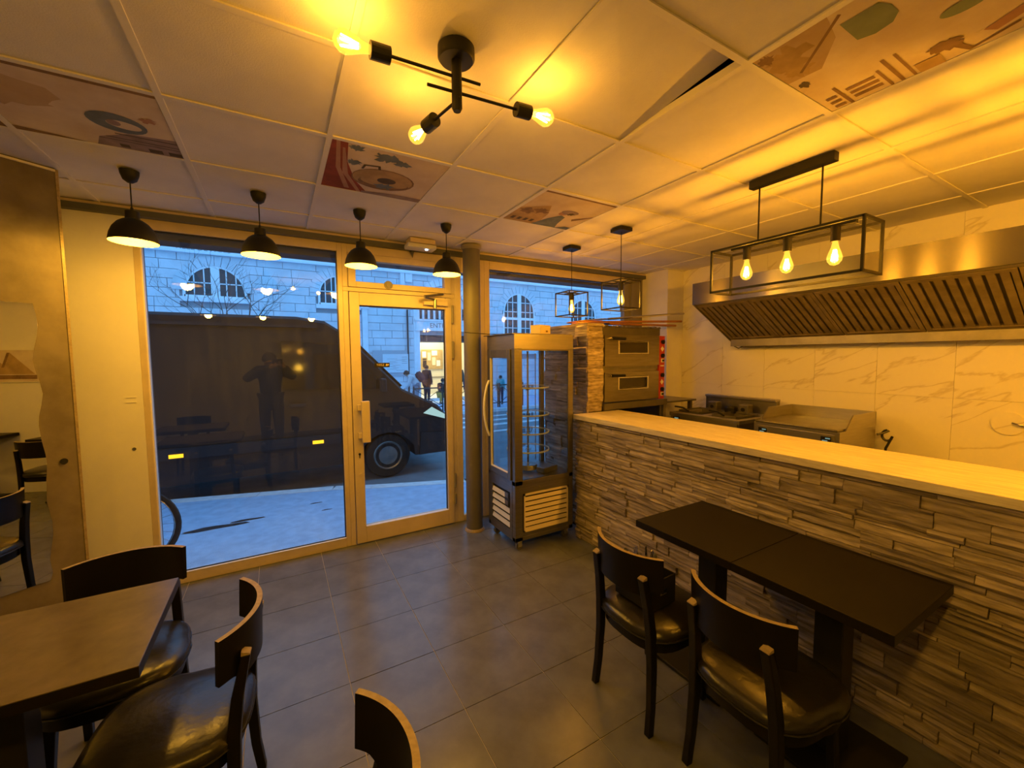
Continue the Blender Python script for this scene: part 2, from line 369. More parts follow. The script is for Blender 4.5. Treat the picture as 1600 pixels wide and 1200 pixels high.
paint_panel('A2', P_PB, [(P_BR, leaf_blob(.7, .45, .2)), (P_DK, ell(.85, .35, .12, .08)), (P_BR, [(0, .8), (1, .93), (1, 1), (0, 1)])])
paint_panel('B', P_PA, [(P_RD, [(0, 0), (.12, 0), (.16, .35), (.28, .72), (.45, 1), (0, 1)]), (P_SK, [(.03, 0), (.06, 0), (.12, .5), (.26, .95), (.21, .95), (.08, .5)]), (P_SK, [(.09, .1), (.11, .1), (.20, .6), (.38, 1), (.34, 1), (.15, .6)]),
    (P_BL, leaf_blob(.20, .06, .055)), (P_BL, leaf_blob(.46, .12, .10)), (P_BL, leaf_blob(.60, .17, .07)), (P_BL, leaf_blob(.21, .33, .06)),
    (P_BR, ell(.53, .60, .30, .24)), (P_OC, ell(.525, .59, .285, .215)), (P_BR, ell(.55, .68, .25, .13)), (P_OC, ell(.55, .645, .23, .11)), (P_DK, ell(.56, .60, .09, .07)), (P_BL, leaf_blob(.56, .74, .09)), (P_DK, [(.29, .42), (.30, .33), (.44, .30), (.46, .38), (.435, .38), (.425, .325), (.32, .35), (.31, .42)]), (P_PU, [(.38, .95), (.7, .90), (1, .9), (1, 1), (.38, 1)])])
paint_panel('C', P_PA, [(P_BR, rc(0, 0, 1, .04)), (P_OC, [(0, .55), (.3, .35), (.42, .6), (.5, 1), (0, 1)]), (P_BR, leaf_blob(.12, .62, .1)), (P_BR, leaf_blob(.28, .55, .1)), (P_DK, rc(.06, .84, .11, .93)), (P_DK, rc(.15, .84, .2, .93)), (P_DK, rc(.24, .84, .29, .93)), (P_DK, rc(.33, .84, .38, .93)),
    (P_BL, [(.42, 1), (.50, .72), (.60, .56), (.68, .60), (.74, .85), (.80, 1)]), (P_SK, ell(.58, .50, .06, .06)), (P_PU, ell(.64, .44, .12, .07)), (P_DK, leaf_blob(.68, .48, .045)), (P_BR, [(.80, .62), (1, .42), (1, .46), (.84, .68)]), (P_BL, [(.78, 1), (.9, .9), (1, .9), (1, 1)])])
paint_panel('D', P_PA, [(P_PB, [(0, 1), (0, .62), (.2, .66), (.42, .82), (.40, 1)]), (P_OC, leaf_blob(.15, .88, .12)), (P_OC, leaf_blob(.32, .90, .08)), (P_BR, leaf_blob(.06, .95, .05)), (P_DK, leaf_blob(.50, .95, .035)),
    (P_BR, [(.03, .585), (.045, .575), (.36, .90), (.345, .91)]), (P_GN, [(.12, .45), (.19, .42), (.28, .42), (.34, .46), (.36, .54), (.33, .61), (.12, .61)]),
    (P_BR, rc(.70, .865, 1, .885)), (P_BR, rc(.65, .60, 1, .62)), (P_BR, rc(.65, .545, 1, .56)), (P_BR, rc(.74, .655, 1, .67)),
    (P_BR, rc(.78, .69, .815, .84)), (P_BR, rc(.845, .69, .88, .84)), (P_BR, rc(.91, .69, .945, .84)), (P_BR, rc(.80, .90, .835, .96)), (P_BR, rc(.87, .90, .905, .96)), (P_BR, rc(.94, .90, .975, .96)),
    (P_BR, leaf_blob(.82, .38, .075)), (P_BR, [(.86, .33), (.97, .30), (.90, .12), (.92, .12), (.99, .32), (.88, .36)]), (P_SK, [(.72, .0), (.80, 0), (.90, .20), (.84, .24)]), (P_OC, rc(.88, .42, 1, .53)), (P_GN, ell(.52, .24, .05, .09))])
paint_panel('D2', P_PA, [(P_BR, [(.70, .95), (.95, .55), (.99, .58), (.74, .98)]), (P_SK, [(.9, .7), (1, .3), (1, .8)]), (P_BR, [(.05, .95), (.06, .95), (.4, .6), (.39, .6)])])

# ---------------------------------------------------------------- walls
# window wall: lintel, left wall piece, right column
wb = MB()
wb.box(XL-.1, -.812, YW-.01, YW+.25, 0, ZC+.25)
wf = struct(wb.build('wall_back', M_PAINT))
struct(MB().box(-.812, 4.01, YW+.0, YW+.12, 2.60, ZC+.25).build('wall_lintel', M_FRAME))
struct(MB().box(4.01, XR+.1, 3.294, YW+.25, 0, ZC+.25).build('wall_column', M_PAINT))
# small marks on the white wall
MB().box(-.90, -.845, YW-.014, YW-.009, 1.372, 1.378).box(-.90, -.845, YW-.014, YW-.009, 1.338, 1.344).build('wall_vent', M_PAINT, wf)
MB().cyl((-.875, YW-.013, 1.02), .011, .004, 12, 'y').build('screw_plug', M_OCEIL, wf)
# diagonal stucco wall with mirror
P0 = Vector((-.982, 3.129, 0)); U = Vector((-.829, -.559, 0)).normalized(); N = Vector((.559, -.829, 0)).normalized()
ang = math.atan2(U.y, U.x)
wd = empty('wall_left', (P0.x, P0.y, 0), ang); struct(wd)   # local +x = along wall, local +y = inward (into room)?  room side is N
# local y axis = (-sin, cos) of ang ; check sign to room
ly = Vector((-math.sin(ang), math.cos(ang), 0)); SG = 1 if ly.dot(N) > 0 else -1
LW = 1.59
MB().box(0, LW, -.12*SG if SG > 0 else 0, 0 if SG > 0 else .12, 0, ZC+.1).build('wall_panel', M_STUCCO, wd)
MB().box(-.012, .0, min(.003*SG, -.12*SG), max(.003*SG, -.12*SG), 0, ZC).build('corner_bead', M_PLYEDGE, wd)
MB().box(0, LW, min(0, .008*SG), max(0, .008*SG), ZC-.012, ZC-.001).build('ceiling_trim', M_TBAR, wd)
struct(MB().box(XL-.1, XL, YB, YW, 0, ZC+.25).build('wall_side', M_PAINT))
struct(MB().box(XL-.1, XR+.1, YB-.1, YB, 0, ZC+.25).build('wall_front', M_PAINT))
# skirting hole with cable in stucco
MB().cyl((.055, .0, 1.085), .016, .006*SG, 12, 'y').build('cable_hole', M_BLKPL, wd)
# mirror outline in wall coordinates (u, z)
mp_ = [(.121, 1.923), (.113, 1.872), (.109, 1.813), (.116, 1.757), (.130, 1.691), (.138, 1.635), (.131, 1.576), (.119, 1.515), (.112, 1.458), (.120, 1.402), (.132, 1.343), (.136, 1.293), (.130, 1.207), (.121, 1.138), (.118, 1.085), (.126, 1.002), (.131, .885), (.117, .773), (.118, .703), (.131, .621), (.137, .571), (.131, .498), (.14, .462)]
left = [(1.30-(u-.12)*.9, z) for u, z in mp_]
mirror = MB().prism([(u, z) for u, z in mp_]+left[::-1], 'y', .001*SG, .006*SG).build('mirror', M_MIRROR)
mirror.location = (P0.x, P0.y, 0); mirror.rotation_euler = (0, 0, ang); mirror.modifiers.new('tri', 'TRIANGULATE')
tag(mirror, 'tall mirror with wavy edges fixed to the brown stucco wall', 'mirror')

struct(MB().box(2.20, 2.29, YB, .19, 0, ZC+.1).build('wall_partition', M_PAINT))
# right wall with marble tiles
wr = struct(MB().box(XR+.008, XR+.12, YB, 3.30, 0, ZC+.25).build('wall_right', M_JOINT))
for a, b in [(.0, .403), (.403, 1.303), (1.303, 2.203), (2.203, ZC+.02)]:
    y = 3.294
    ylist = [3.294]+[3.22-.45*k for k in range(1, 15)]
    for k in range(len(ylist)-1):
        y1, y0 = ylist[k], max(ylist[k+1], YB)
        if y1-y0 < .02: break
        MB().box(0, .007, y0-y1+.001, -.001, 0, b-a-.002).build('tile', M_MARBLE, wr, loc=(XR+.001, y1, a+.001))

# ---------------------------------------------------------------- shop window
def frame_obj(name, boxes, m=M_FRAME, bevel=.004):
    b = MB()
    for x in boxes: b.box(*x)
    return struct(b.build(name, m, None, bevel=bevel))
YF, YBk = YW-.005, YW+.055
w1 = frame_obj('window_1', [(-.812, -.775, YF, YBk, 0, 2.60), (.455, .492, YF, YBk, 0, 2.60), (-.775, .455, YF, YBk, 0, .077), (-.775, .455, YF, YBk, 2.512, 2.60)])
MB().box(-.775, .455, YW+.02, YW+.026, .077, 2.512).build('window_pane', M_GLASS, w1)
MB().box(-.775, .455, YF-.002, YW+.02, .077, .082).box(-.776, -.770, YW, YW+.02, .08, 2.51).build('glazing_bead', M_WHITE, w1)
MB().box(-.772, .452, YW+.012, YW+.030, 2.503, 2.513).box(.447, .456, YW+.012, YW+.030, .08, 2.51).box(-.772, .452, YW+.012, YW+.030, .076, .084).build('window_gasket', M_BLKPL, w1)
w2 = frame_obj('window_2', [(1.487, 1.552, YF, YBk, 0, 2.60), (1.75, 1.80, YF, YBk, 0, 2.60), (1.552, 1.75, YF, YBk, 0, .06), (1.552, 1.75, YF, YBk, 2.44, 2.60)])
MB().box(1.552, 1.75, YW+.02, YW+.026, .06, 2.44).build('window_pane', M_GLASS, w2)
w3 = frame_obj('window_3', [(1.80, 1.86, YF, YBk, 0, 2.60), (1.86, 3.70, YF, YBk, 0, .06), (1.86, 3.70, YF, YBk, 2.50, 2.60)])
MB().box(1.86, 3.70, YW+.02, YW+.026, .06, 2.50).build('window_pane', M_GLASS, w3)
MB().box(3.70, 3.80, YF, YBk, 0, 2.60).box(3.80, 3.835, YF-.03, YBk, 0, 2.6).box(3.835, 4.01, YF, YBk, 0, 2.60).build('jamb', M_JAMB, w3)
MB().box(1.86, 3.70, YW+.012, YW+.030, 2.49, 2.501).build('window_gasket', M_BLKPL, w3)
# transom window above the door
w4 = frame_obj('window_4', [(.492, 1.487, YF, YBk, 2.19, 2.225), (.492, .535, YF, YBk, 2.225, 2.60), (1.45, 1.487, YF, YBk, 2.225, 2.60), (.535, 1.45, YF, YBk, 2.51, 2.60)])
b = MB()
for x in [(.537, .597, YF-.012, YBk, 2.227, 2.508), (1.385, 1.448, YF-.012, YBk, 2.227, 2.508), (.597, 1.385, YF-.012, YBk, 2.227, 2.275), (.597, 1.385, YF-.012, YBk, 2.455, 2.508)]: b.box(*x)
b.build('sash', M_FRAME, w4, bevel=.004)
MB().box(.597, 1.385, YW+.02, YW+.026, 2.275, 2.455).build('window_pane', M_GLASS, w4)
MB().cyl((.865, YF-.018, 2.262), .036, .02, 24, 'y').cyl((.865, YF-.024, 2.262), .022, .01, 20, 'y').build('latch', M_JAMB, w4, smooth=True)
MB().raw([(1.055, YF-.03, 2.59), (1.10, YF-.03, 2.59), (1.10, YF, 2.59), (1.055, YF, 2.59), (1.08, YF-.02, 2.52), (1.085, YF-.015, 2.52)], [(0, 1, 2, 3), (0, 4, 1), (1, 4, 5, 2), (0, 3, 5, 4), (2, 5, 3)]).build('sensor', M_BLKPL, w4)
# door
d1 = empty('door_1', (.535, YW, 0)); struct(d1)
OX, OY = .535, YW
def dbox(b, x0, x1, y0, y1, z0, z1): return b.box(x0-OX, x1-OX, y0-OY, y1-OY, z0, z1)
b = MB()
for x in [(.492, .535, YF, YBk, 0, 2.19), (1.45, 1.487, YF, YBk, 0, 2.19)]: dbox(b, *x)
b.build('door_frame', M_FRAME, d1, bevel=.004)
b = MB()
for x in [(.539, .619, YF-.012, YBk, .008, 2.185), (1.387, 1.447, YF-.012, YBk, .008, 2.185), (.619, 1.387, YF-.012, YBk, .008, .148), (.619, 1.387, YF-.012, YBk, 2.077, 2.185)]: dbox(b, *x)
b.build('door_leaf', M_FRAME, d1, bevel=.004)
b = MB(); dbox(b, .619, 1.387, YW+.02, YW+.026, .148, 2.077); b.build('door_pane', M_GLASS, d1)
b = MB(); dbox(b, .619, 1.387, YW+.012, YW+.030, 2.069, 2.079); dbox(b, 1.380, 1.389, YW+.012, YW+.03, .148, 2.077); b.build('door_gasket', M_BLKPL, d1)
b = MB(); dbox(b, .619, 1.387, YF-.013, YW+.02, .146, .151); b.build('glazing_bead', M_WHITE, d1)
b = MB(); dbox(b, .600, .668, YF-.075, YF-.035, .905, 1.262); b.build('door_handle', M_FRAME, d1, bevel=.006)
b = MB(); dbox(b, .572, .615, YF-.05, YF-.012, .94, .99); dbox(b, .572, .615, YF-.05, YF-.012, 1.18, 1.23); b.build('handle_bracket', M_FRAME, d1, bevel=.004)
b = MB(); b.cyl((.582-OX, YF-.016-OY, .80), .010, .006, 12, 'y'); dbox(b, .578, .586, YF-.016, YF-.010, .765, .80); b.build('lock_cylinder', M_BLKPL, d1)
b = MB(); b.cyl((.588-OX, YF-.017-OY, .62), .013, .005, 14, 'y'); b.build('screw_cap', M_FRAME, d1)
b = MB()
for z0, z1 in ((1.95, 2.12), (1.62, 1.78), (.36, .5), (.20, .3)): b.tube([(1.455-OX, YF-.018-OY, z0), (1.455-OX, YF-.018-OY, z1)], .011, 10)
b.build('hinge', M_JAMB, d1)
b = MB(); dbox(b, 1.17, 1.40, YF-.055, YF-.012, 2.105, 2.145); b.build('door_closer', M_FRAME, d1, bevel=.004)
b = MB(); b.tube([(1.27-OX, YF-.06-OY, 2.075), (1.27-OX, YF-.06-OY, 2.155)], .016, 12); b.tube([(1.27-OX, YF-.05-OY, 2.155), (1.14-OX, YF-.16-OY, 2.16), ], .010, 8); b.tube([(1.14-OX, YF-.16-OY, 2.165), (1.36-OX, YF-.03-OY, 2.215)], .010, 8)
b.build('closer_arm', M_STEELD, d1)
# sticker on the door glass
st = MB(); dbox(st, .735, .865, YW+.015, YW+.019, 1.545, 1.585); so = st.build('door_sign', M_BLKPL, d1)
GOLD = mat('sign_gold', (.62, .50, .30), .5)
t_ = text('lettering', 'TIREZ', GOLD, so, (.785-OX, -.0+.014, 1.565), (PI/2, 0, 0), .026)
m_ = MB(); m_.face([(.83-OX, .0145, 1.556), (.857-OX, .0145, 1.562), (.86-OX, .0145, 1.574), (.845-OX, .0145, 1.570), (.842-OX, .0145, 1.577), (.832-OX, .0145, 1.572)]); m_.build('hand_symbol', GOLD, so)
# grey rail over the windows
tr = struct(MB().box(-1.30, 4.01, YF-.055, YF, 2.578, 2.618).build('trim_1', M_BEAM)); 
struct(MB().box(-1.30, 4.01, YF-.05, YF, 2.618, ZC).build('trim_2', M_FRAME))

# outer reveal
struct(MB().box(-1.4, 4.6, 3.86, 4.05, 2.488, 3.4).build('wall_outer_lintel', M_OCEIL))
struct(MB().box(-3.6, -.83, 3.93, 4.05, -.1, 3.4).box(4.01, 6.6, YW+.25, 4.05, -.1, 3.4).box(-3.6, 6.6, 3.83, 4.05, 3.3, 4.4).build('wall_outer', M_OCEIL))

# ---------------------------------------------------------------- round grey pillar
pil = MB().cyl((0, 0, 0), .078, 2.61, 36).build('pillar', M_PILLAR, None, smooth=True); pil.location = (1.562, 3.45, .012)
tag(pil, 'round grey steel column between the door and the glass display cabinet', 'column')
MB().lathe([(.078, 0), (.095, 0), (.093, .008), (.080, .022), (.078, .022)], (0, 0, -.012), 36).build('base_ring', M_PLYEDGE, pil, smooth=True)
MB().lathe([(.079, 2.585), (.092, 2.60), (.092, 2.622), (.078, 2.622)], (0, 0, 0), 36).build('cap_ring', M_JAMB, pil, smooth=True)

# ---------------------------------------------------------------- emergency exit light
el = empty('emergency_light', (1.11, 3.50, ZC), 0, 'white box emergency light on the ceiling above the door', 'light')
MB().box(-.11, .11, -.07, .07, -.038, 0).build('housing', M_FRAME, el, bevel=.004)
MB().box(-.125, .125, -.055, .075, -.075, -.038).build('diffuser', mat('frosted_plastic', (.6, .62, .68), .3), el, bevel=.01)
MB().cyl((.045, -.02, -.082), .012, .01, 14).build('led', emis('led_white', (.7, .85, 1), 6), el)

# ---------------------------------------------------------------- stone counter
def stones(parent, face_axis, fixed, a0, a1, z0, z1, sign, cnt_parts, rnd, hs=(.020, .030, .042, .055, .07), ls=(.09, .36)):
    """courses of split stone; face_axis 'x' -> wall lies in YZ, faces sign*x"""
    z = z0; n = 0
    while z < z1-.008:
        h = min(rnd.choice(hs), z1-z)
        if z1-(z+h) < .012: h = z1-z
        a = a0-rnd.uniform(0, .15)
        while a < a1:
            l = rnd.uniform(*ls); b = min(a+l, a1); s = max(a, a0)
            if b-s > .012:
                g = .0014; nx = max(2, int((b-s)/.045)); nz = 4 if h > .055 else 3 if h > .035 else 2
                d0 = rnd.uniform(.006, .028); vs = []; fs = []; rowo = [rnd.uniform(-.006, .006) for _ in range(nz+1)]; colo = [rnd.uniform(-.0022, .0022) for _ in range(nx+1)]
                L, T = b-s-2*g, h-2*g
                for q in range(nz+1):
                    for p in range(nx+1):
                        u, v = p/nx, q/nz; edge = (p in (0, nx)) or (q in (0, nz))
                        d = d0+rowo[q]+colo[p]+rnd.uniform(-.0018, .0018)-(.004 if q in (0, nz) else .002 if edge else 0)
                        zz = v*T+(0 if q in (0, nz) else rnd.uniform(-.004, .004)); vs.append((u*L+(0 if p in (0, nx) else rnd.uniform(-.006, .006)), max(d, .002), zz))
                base = len(vs)
                bd = [p for p in range(nx+1)]+[(q)*(nx+1)+nx for q in range(1, nz+1)]+[nz*(nx+1)+p for p in range(nx-1, -1, -1)]+[q*(nx+1) for q in range(nz-1, 0, -1)]
                for i in bd: vs.append((vs[i][0], -.004, vs[i][2]))
                for q in range(nz):
                    for p in range(nx):
                        i = q*(nx+1)+p; fs.append((i, i+1, i+nx+2, i+nx+1))
                m = len(bd)
                for k in range(m): fs.append((base+k, base+(k+1) % m, bd[(k+1) % m], bd[k]))
                if face_axis == 'x': V = [(sign*y, x, zz) for x, y, zz in vs]; loc = (fixed, s+g, z+g)
                else: V = [(x, sign*y, zz) for x, y, zz in vs]; loc = (s+g, fixed, z+g)
                yield V, fs, loc, L*T, (s+b)/2
                n += 1
            a = b if b > a else a+l
        z += h
rnd = random.Random(3)
cw = empty('counter_wall', (2.32, .6, 0), 0, 'long counter front clad in rough split stone', 'counter')
CYa, CYb = .20, 2.84
MB().box(2.30-2.32, 2.62-2.32, CYa-.6, CYb-.6-.004, 0, 1.075).build('wall_core', M_MORTAR, cw)
lst = list(stones(cw, 'x', 2.298, CYa, CYb, 0, 1.072, -1, 300, rnd))
lst.sort(key=lambda t: abs(t[4]-1.1) + (9 if t[3] < .0016 else 0))
rest = MB()
for k, (V, fs, loc, ar, mid) in enumerate(lst):
    if k < 300:
        m = MB(); m.raw(V, fs); o = m.build('stone', M_STONE, cw); o.location = (loc[0]-2.32, loc[1]-.6, loc[2])
    else:
        rest.raw([(v[0]+loc[0]-2.32, v[1]+loc[1]-.6, v[2]+loc[2]) for v in V], fs)
tag(rest.build('stonework', M_STONE, cw), kind='stuff')
ct = MB().box(2.25, 2.80, CYa, CYb, 1.078, 1.118).build('countertop', M_COUNTER, None, bevel=.002)
tag(ct, 'long pale wood grain worktop on the stone counter', 'worktop')
# stone pillar / side wall
sp = empty('stone_wall', (2.52, 2.85, 0), 0, 'tall narrow wall clad in split stone between display cabinet and pizza oven', 'wall')
MB().box(2.44-2.52, 2.60-2.52, .02, .70, 0, 1.915).build('wall_core', M_MORTAR, sp)
for V, fs, loc, ar, mid in stones(sp, 'y', 2.872, 2.424, 2.612, 1.12, 1.93, -1, 99, rnd, (.05, .07, .09, .11), (.30, .5)):
    m = MB(); m.raw(V, fs); o = m.build('stone', M_STONE, sp); o.location = (loc[0]-2.52, loc[1]-2.85, loc[2])
for V, fs, loc, ar, mid in stones(sp, 'x', 2.443, 2.86, 3.54, .02, 1.93, -1, 99, rnd, (.05, .07, .09, .11), (.16, .3)):
    m = MB(); m.raw(V, fs); o = m.build('stone', M_STONE, sp); o.location = (loc[0]-2.52, loc[1]-2.85, loc[2])
MB().box(2.42-2.52, 2.62-2.52, .005, .70, 1.905, 1.93).build('cap_stone', M_STONE, sp)

# ---------------------------------------------------------------- lamps
def bulb(parent, p, d, L=.11, R=.032, w=5, fil=M_FIL, name='bulb'):
    """ST-style bulb: neck at p, pointing along unit vector d"""
    d = Vector(d).normalized(); q = Vector((0, 0, 1)).rotation_difference(d)
    prof = [(.012, 0), (.013, .01), (.017, L*.25), (R*.85, L*.5), (R, L*.68), (R*.9, L*.82), (R*.55, L*.95), (.002, L)]
    b = MB().lathe(prof, n=20); b.v = [tuple(Vector(p)+q@Vector(v)) for v in b.v]
    o = b.build(name, M_BULB, parent, smooth=True)
    f = MB()
    for k in range(5):
        a = 2*PI*k/5; a2 = 2*PI*(k+.5)/5
        f.tube([Vector(p)+q@Vector((.006*math.cos(a), .006*math.sin(a), L*.34)), Vector(p)+q@Vector((.014*math.cos(a2), .014*math.sin(a2), L*.80))], .0027, 5)
    f.build('filament', fil, o)
    plight('bulb_light', parent, Vector(p)+d*L*.6, w, .018)
    return o
# four + three dome pendants
def dome(x, y, label, w=DOME_W, grp='black dome pendants in a row along the window'):
    t = empty('dome_pendant', (x, y, 0), 0, label, 'lamp', grp)
    MB().lathe([(.0001, ZC), (.042, ZC), (.040, ZC-.02), (.030, ZC-.048), (.012, ZC-.062), (.0001, ZC-.062)], n=24).build('canopy', M_BLACK, t, smooth=True)
    MB().tube([(0, 0, ZC-.06), (0, 0, 2.43)], .0032, 8).build('cord', M_BLACK, t)
    MB().lathe([(.0001, 2.445), (.006, 2.445), (.008, 2.428), (.030, 2.424), (.031, 2.385), (.0001, 2.38)], n=24).build('socket', M_BLACK, t, smooth=True)
    zr = 2.262; out = [(.031, 2.384), (.045, 2.378), (.066, 2.362), (.086, 2.335), (.099, 2.302), (.107, zr)]
    MB().lathe(out+[(.1055, zr), (.0975, 2.302), (.084, 2.333), (.064, 2.359), (.044, 2.375), (.030, 2.381)], n=36, closed=True).build('lamp_shade', M_BLACK, t, smooth=True)
    MB().lathe([(.105, zr+.0006), (.0968, 2.302), (.0832, 2.332), (.063, 2.357), (.043, 2.372), (.0001, 2.375)], n=36).build('shade_lining', M_SHADEW, t, smooth=True)
    b = MB().lathe([(.0001, 2.268), (.014, 2.270), (.024, 2.282), (.028, 2.298), (.024, 2.316), (.014, 2.335), (.012, 2.375)], n=18).build('bulb', emis('frosted_bulb', (1, .62, .14), 4), t, smooth=True)
    plight('bulb_light', t, (0, 0, 2.262), w, .045)
    return t
dn = ['black dome pendant lamp nearest the stucco wall, leftmost of the window row', 'second black dome pendant from the left, before the big window pane', 'third black dome pendant from the left, above the door hinge post', 'rightmost small black dome pendant beside the round grey column']
dn[2] = 'third black dome pendant from the left, at the left edge of the door'
for (x, y), l in zip(((-.646, 2.96), (-.062, 2.98), (.527, 3.0), (1.152, 3.0)), dn): dome(x, y, l)
for k, x in enumerate((-.85, -.17, .50)):
    dome(x, .02, ('left', 'middle', 'right')[k]+' black dome pendant of the near row mirrored in the window glass', grp='near row of dome pendants reflected in the glass')
# cube cage pendants
def cage(x, y, label):
    t = empty('cage_pendant', (x, y, 0), 0, label, 'lamp', 'black cube cage pendants over the stone wall')
    MB().box(-.06, .06, -.06, .06, ZC-.028, ZC).build('canopy', M_BLACK, t, bevel=.002)
    z0, z1, a, r = 2.0, 2.222, .105, .0045
    MB().tube([(0, 0, ZC-.028), (0, 0, z1)], .003, 8).build('cord', M_BLACK, t)
    b = MB()
    for sx in (-1, 1):
        for sy in (-1, 1): b.box(sx*a-r, sx*a+r, sy*a-r, sy*a+r, z0, z1)
    for z in (z0, z1-2*r):
        for s in (-1, 1):
            b.box(-a, a, s*a-r, s*a+r, z, z+2*r); b.box(s*a-r, s*a+r, -a, a, z, z+2*r)
    b.box(-a, a, -.006, .006, z1-2*r, z1); b.box(-.006, .006, -a, a, z1-2*r, z1)
    b.build('frame', M_BLACK, t)
    MB().lathe([(.0001, z1), (.020, z1), (.020, z1-.07), (.0001, z1-.07)], n=18).build('socket', M_BLACK, t)
    bulb(t, (0, 0, z1-.07), (0, 0, -1), .118, .030, CAGE_W, M_FIL)
cage(2.395, 3.049, 'black cube cage pendant farther away, over the display cabinet')
cage(2.397, 2.423, 'black cube cage pendant nearer, in front of the grey jamb')
# linear cage lamp
def linear(ly_, label, lw=1):
  t = empty('linear_pendant', (2.436, ly_, 0), 0, label, 'lamp', 'long box frame lamps over the counter')
  MB().box(-.025, .025, -.215, .205, ZC-.045, ZC).build('canopy', M_BLACK, t, bevel=.002)
  for y in (-.157, .156): MB().tube([(0, y, ZC-.045), (0, y, 2.275)], .0045, 8).lathe([(.0001, 2.292), (.016, 2.292), (.016, 2.278), (.0001, 2.278)], (0, y, 0), 14).build('rod', M_BLACK, t)
  z0, z1, a, L, r = 2.012, 2.27, .10, .375, .006
  b = MB()
  for sx in (-1, 1):
      for sy in (-1, 1): b.box(sx*a-r, sx*a+r, sy*L-r, sy*L+r, z0, z1)
      for z in (z0, z1-2*r): b.box(sx*a-r, sx*a+r, -L, L, z, z+2*r)
  for sy in (-1, 1):
      for z in (z0, z1-2*r): b.box(-a, a, sy*L-r, sy*L+r, z, z+2*r)
  b.build('frame', M_BLACK, t)
  MB().box(-.014, .014, -.31, .31, z1-.004, z1+.012).build('center_bar', M_BLACK, t)
  MB().box(-a+r, a-r, -L-.001, -L+.001, z0+.012, z1-.012).build('glass_panel', M_CLEAR, t)
  for y in (.218, -.003, -.225):
      MB().lathe([(.0001, z1), (.021, z1), (.021, z1-.075), (.0001, z1-.075)], (0, y, 0), 18).build('socket', M_BLACK, t)
      bulb(t, (0, y, z1-.075), (0, 0, -1), .118, .033, lw*LINE_W/3, M_FIL)
linear(1.22, 'long black box frame lamp with three bulbs over the counter')
linear(-.15, 'long box frame lamp over the counter just outside the right edge of the view', 2.2)
linear(-1.5, 'long box frame lamp added out of view to brighten the kitchen marble', 2.2)  # unseen extra pendant, added to light the marble wall
# sputnik ceiling lamp with three arms
SX, SY = .545, 1.30
t = empty('ceiling_lamp', (SX, SY, 0), 0, 'black three armed ceiling lamp with bare filament bulbs', 'lamp')
MB().lathe([(.0001, ZC), (.06, ZC), (.06, ZC-.03), (.054, ZC-.038), (.0001, ZC-.038)], n=32).build('canopy', M_BLACK, t, smooth=True)
SPZ = 2.50
MB().lathe([(.0001, ZC-.03), (.017, ZC-.03), (.017, 2.45), (.012, 2.44), (.0001, 2.44)], n=20).build('stem', M_BLACK, t, smooth=True)
SPUT = []
def arm(z, tail, head, dirv, name='arm'):
    d = Vector(dirv).normalized(); p0 = Vector((0, 0, z))-d*tail; p1 = Vector((0, 0, z))+d*head
    a = MB().tube([p0, p1], .005, 8).build(name, M_BLACK, t)
    q = Vector((0, 0, 1)).rotation_difference(d); b = MB().lathe([(.0001, 0), (.024, 0), (.024, .058), (.0001, .058)], n=20); b.v = [tuple(p1+q@Vector(v)) for v in b.v]; b.build('socket', M_BLACK, t)
    bulb(t, p1+d*.055, d, .105, .031, SPUT_W, M_FIL2)
arm(2.548, .085, .215, (-1, .0, -.035))
arm(2.500, .10, .225, (1, .0, .05))
arm(2.475, .02, .135, (-.22, .97, -.03))

# ---------------------------------------------------------------- range hood
hd = empty('range_hood', (3.9, .5, 0), 0, 'long stainless extraction hood along the marble wall', 'hood')
hy0, hy1 = -1.6-.5, 2.585-.5
X = lambda x: x-3.9
b = MB(); b.box(X(3.5), X(3.515), hy0, hy1, 2.118, 2.318); b.box(X(3.515), X(4.285), hy0, hy1, 2.300, 2.312)
b.hexa([(X(3.515), hy0, 2.118), (X(3.555), hy0, 2.105), (X(3.555), hy1, 2.105), (X(3.515), hy1, 2.118), (X(3.515), hy0, 2.13), (X(3.56), hy0, 2.125), (X(3.56), hy1, 2.125), (X(3.515), hy1, 2.13)])
b.build('hood_front', M_HOOD, hd)
for y in (hy1-.004, hy0): MB().prism([(X(3.502), 2.118), (X(4.20), 1.735), (X(4.285), 1.735), (X(4.285), 2.306), (X(3.502), 2.306)], 'y', y, y+.004).build('end_panel', M_STEEL, hd)
b = MB(); b.box(X(4.13), X(4.285), hy0+.01, hy1-.008, 1.722, 1.732); b.box(X(4.125), X(4.137), hy0+.01, hy1-.008, 1.722, 1.815); b.build('grease_channel', M_STEELD, hd)
MB().tube([(X(4.16), hy1-.02, 1.726), (X(4.18), hy1-.06, 1.70), (X(4.20), hy1-.10, 1.726)], .005, 8).build('drain_hook', M_BLACK, hd)
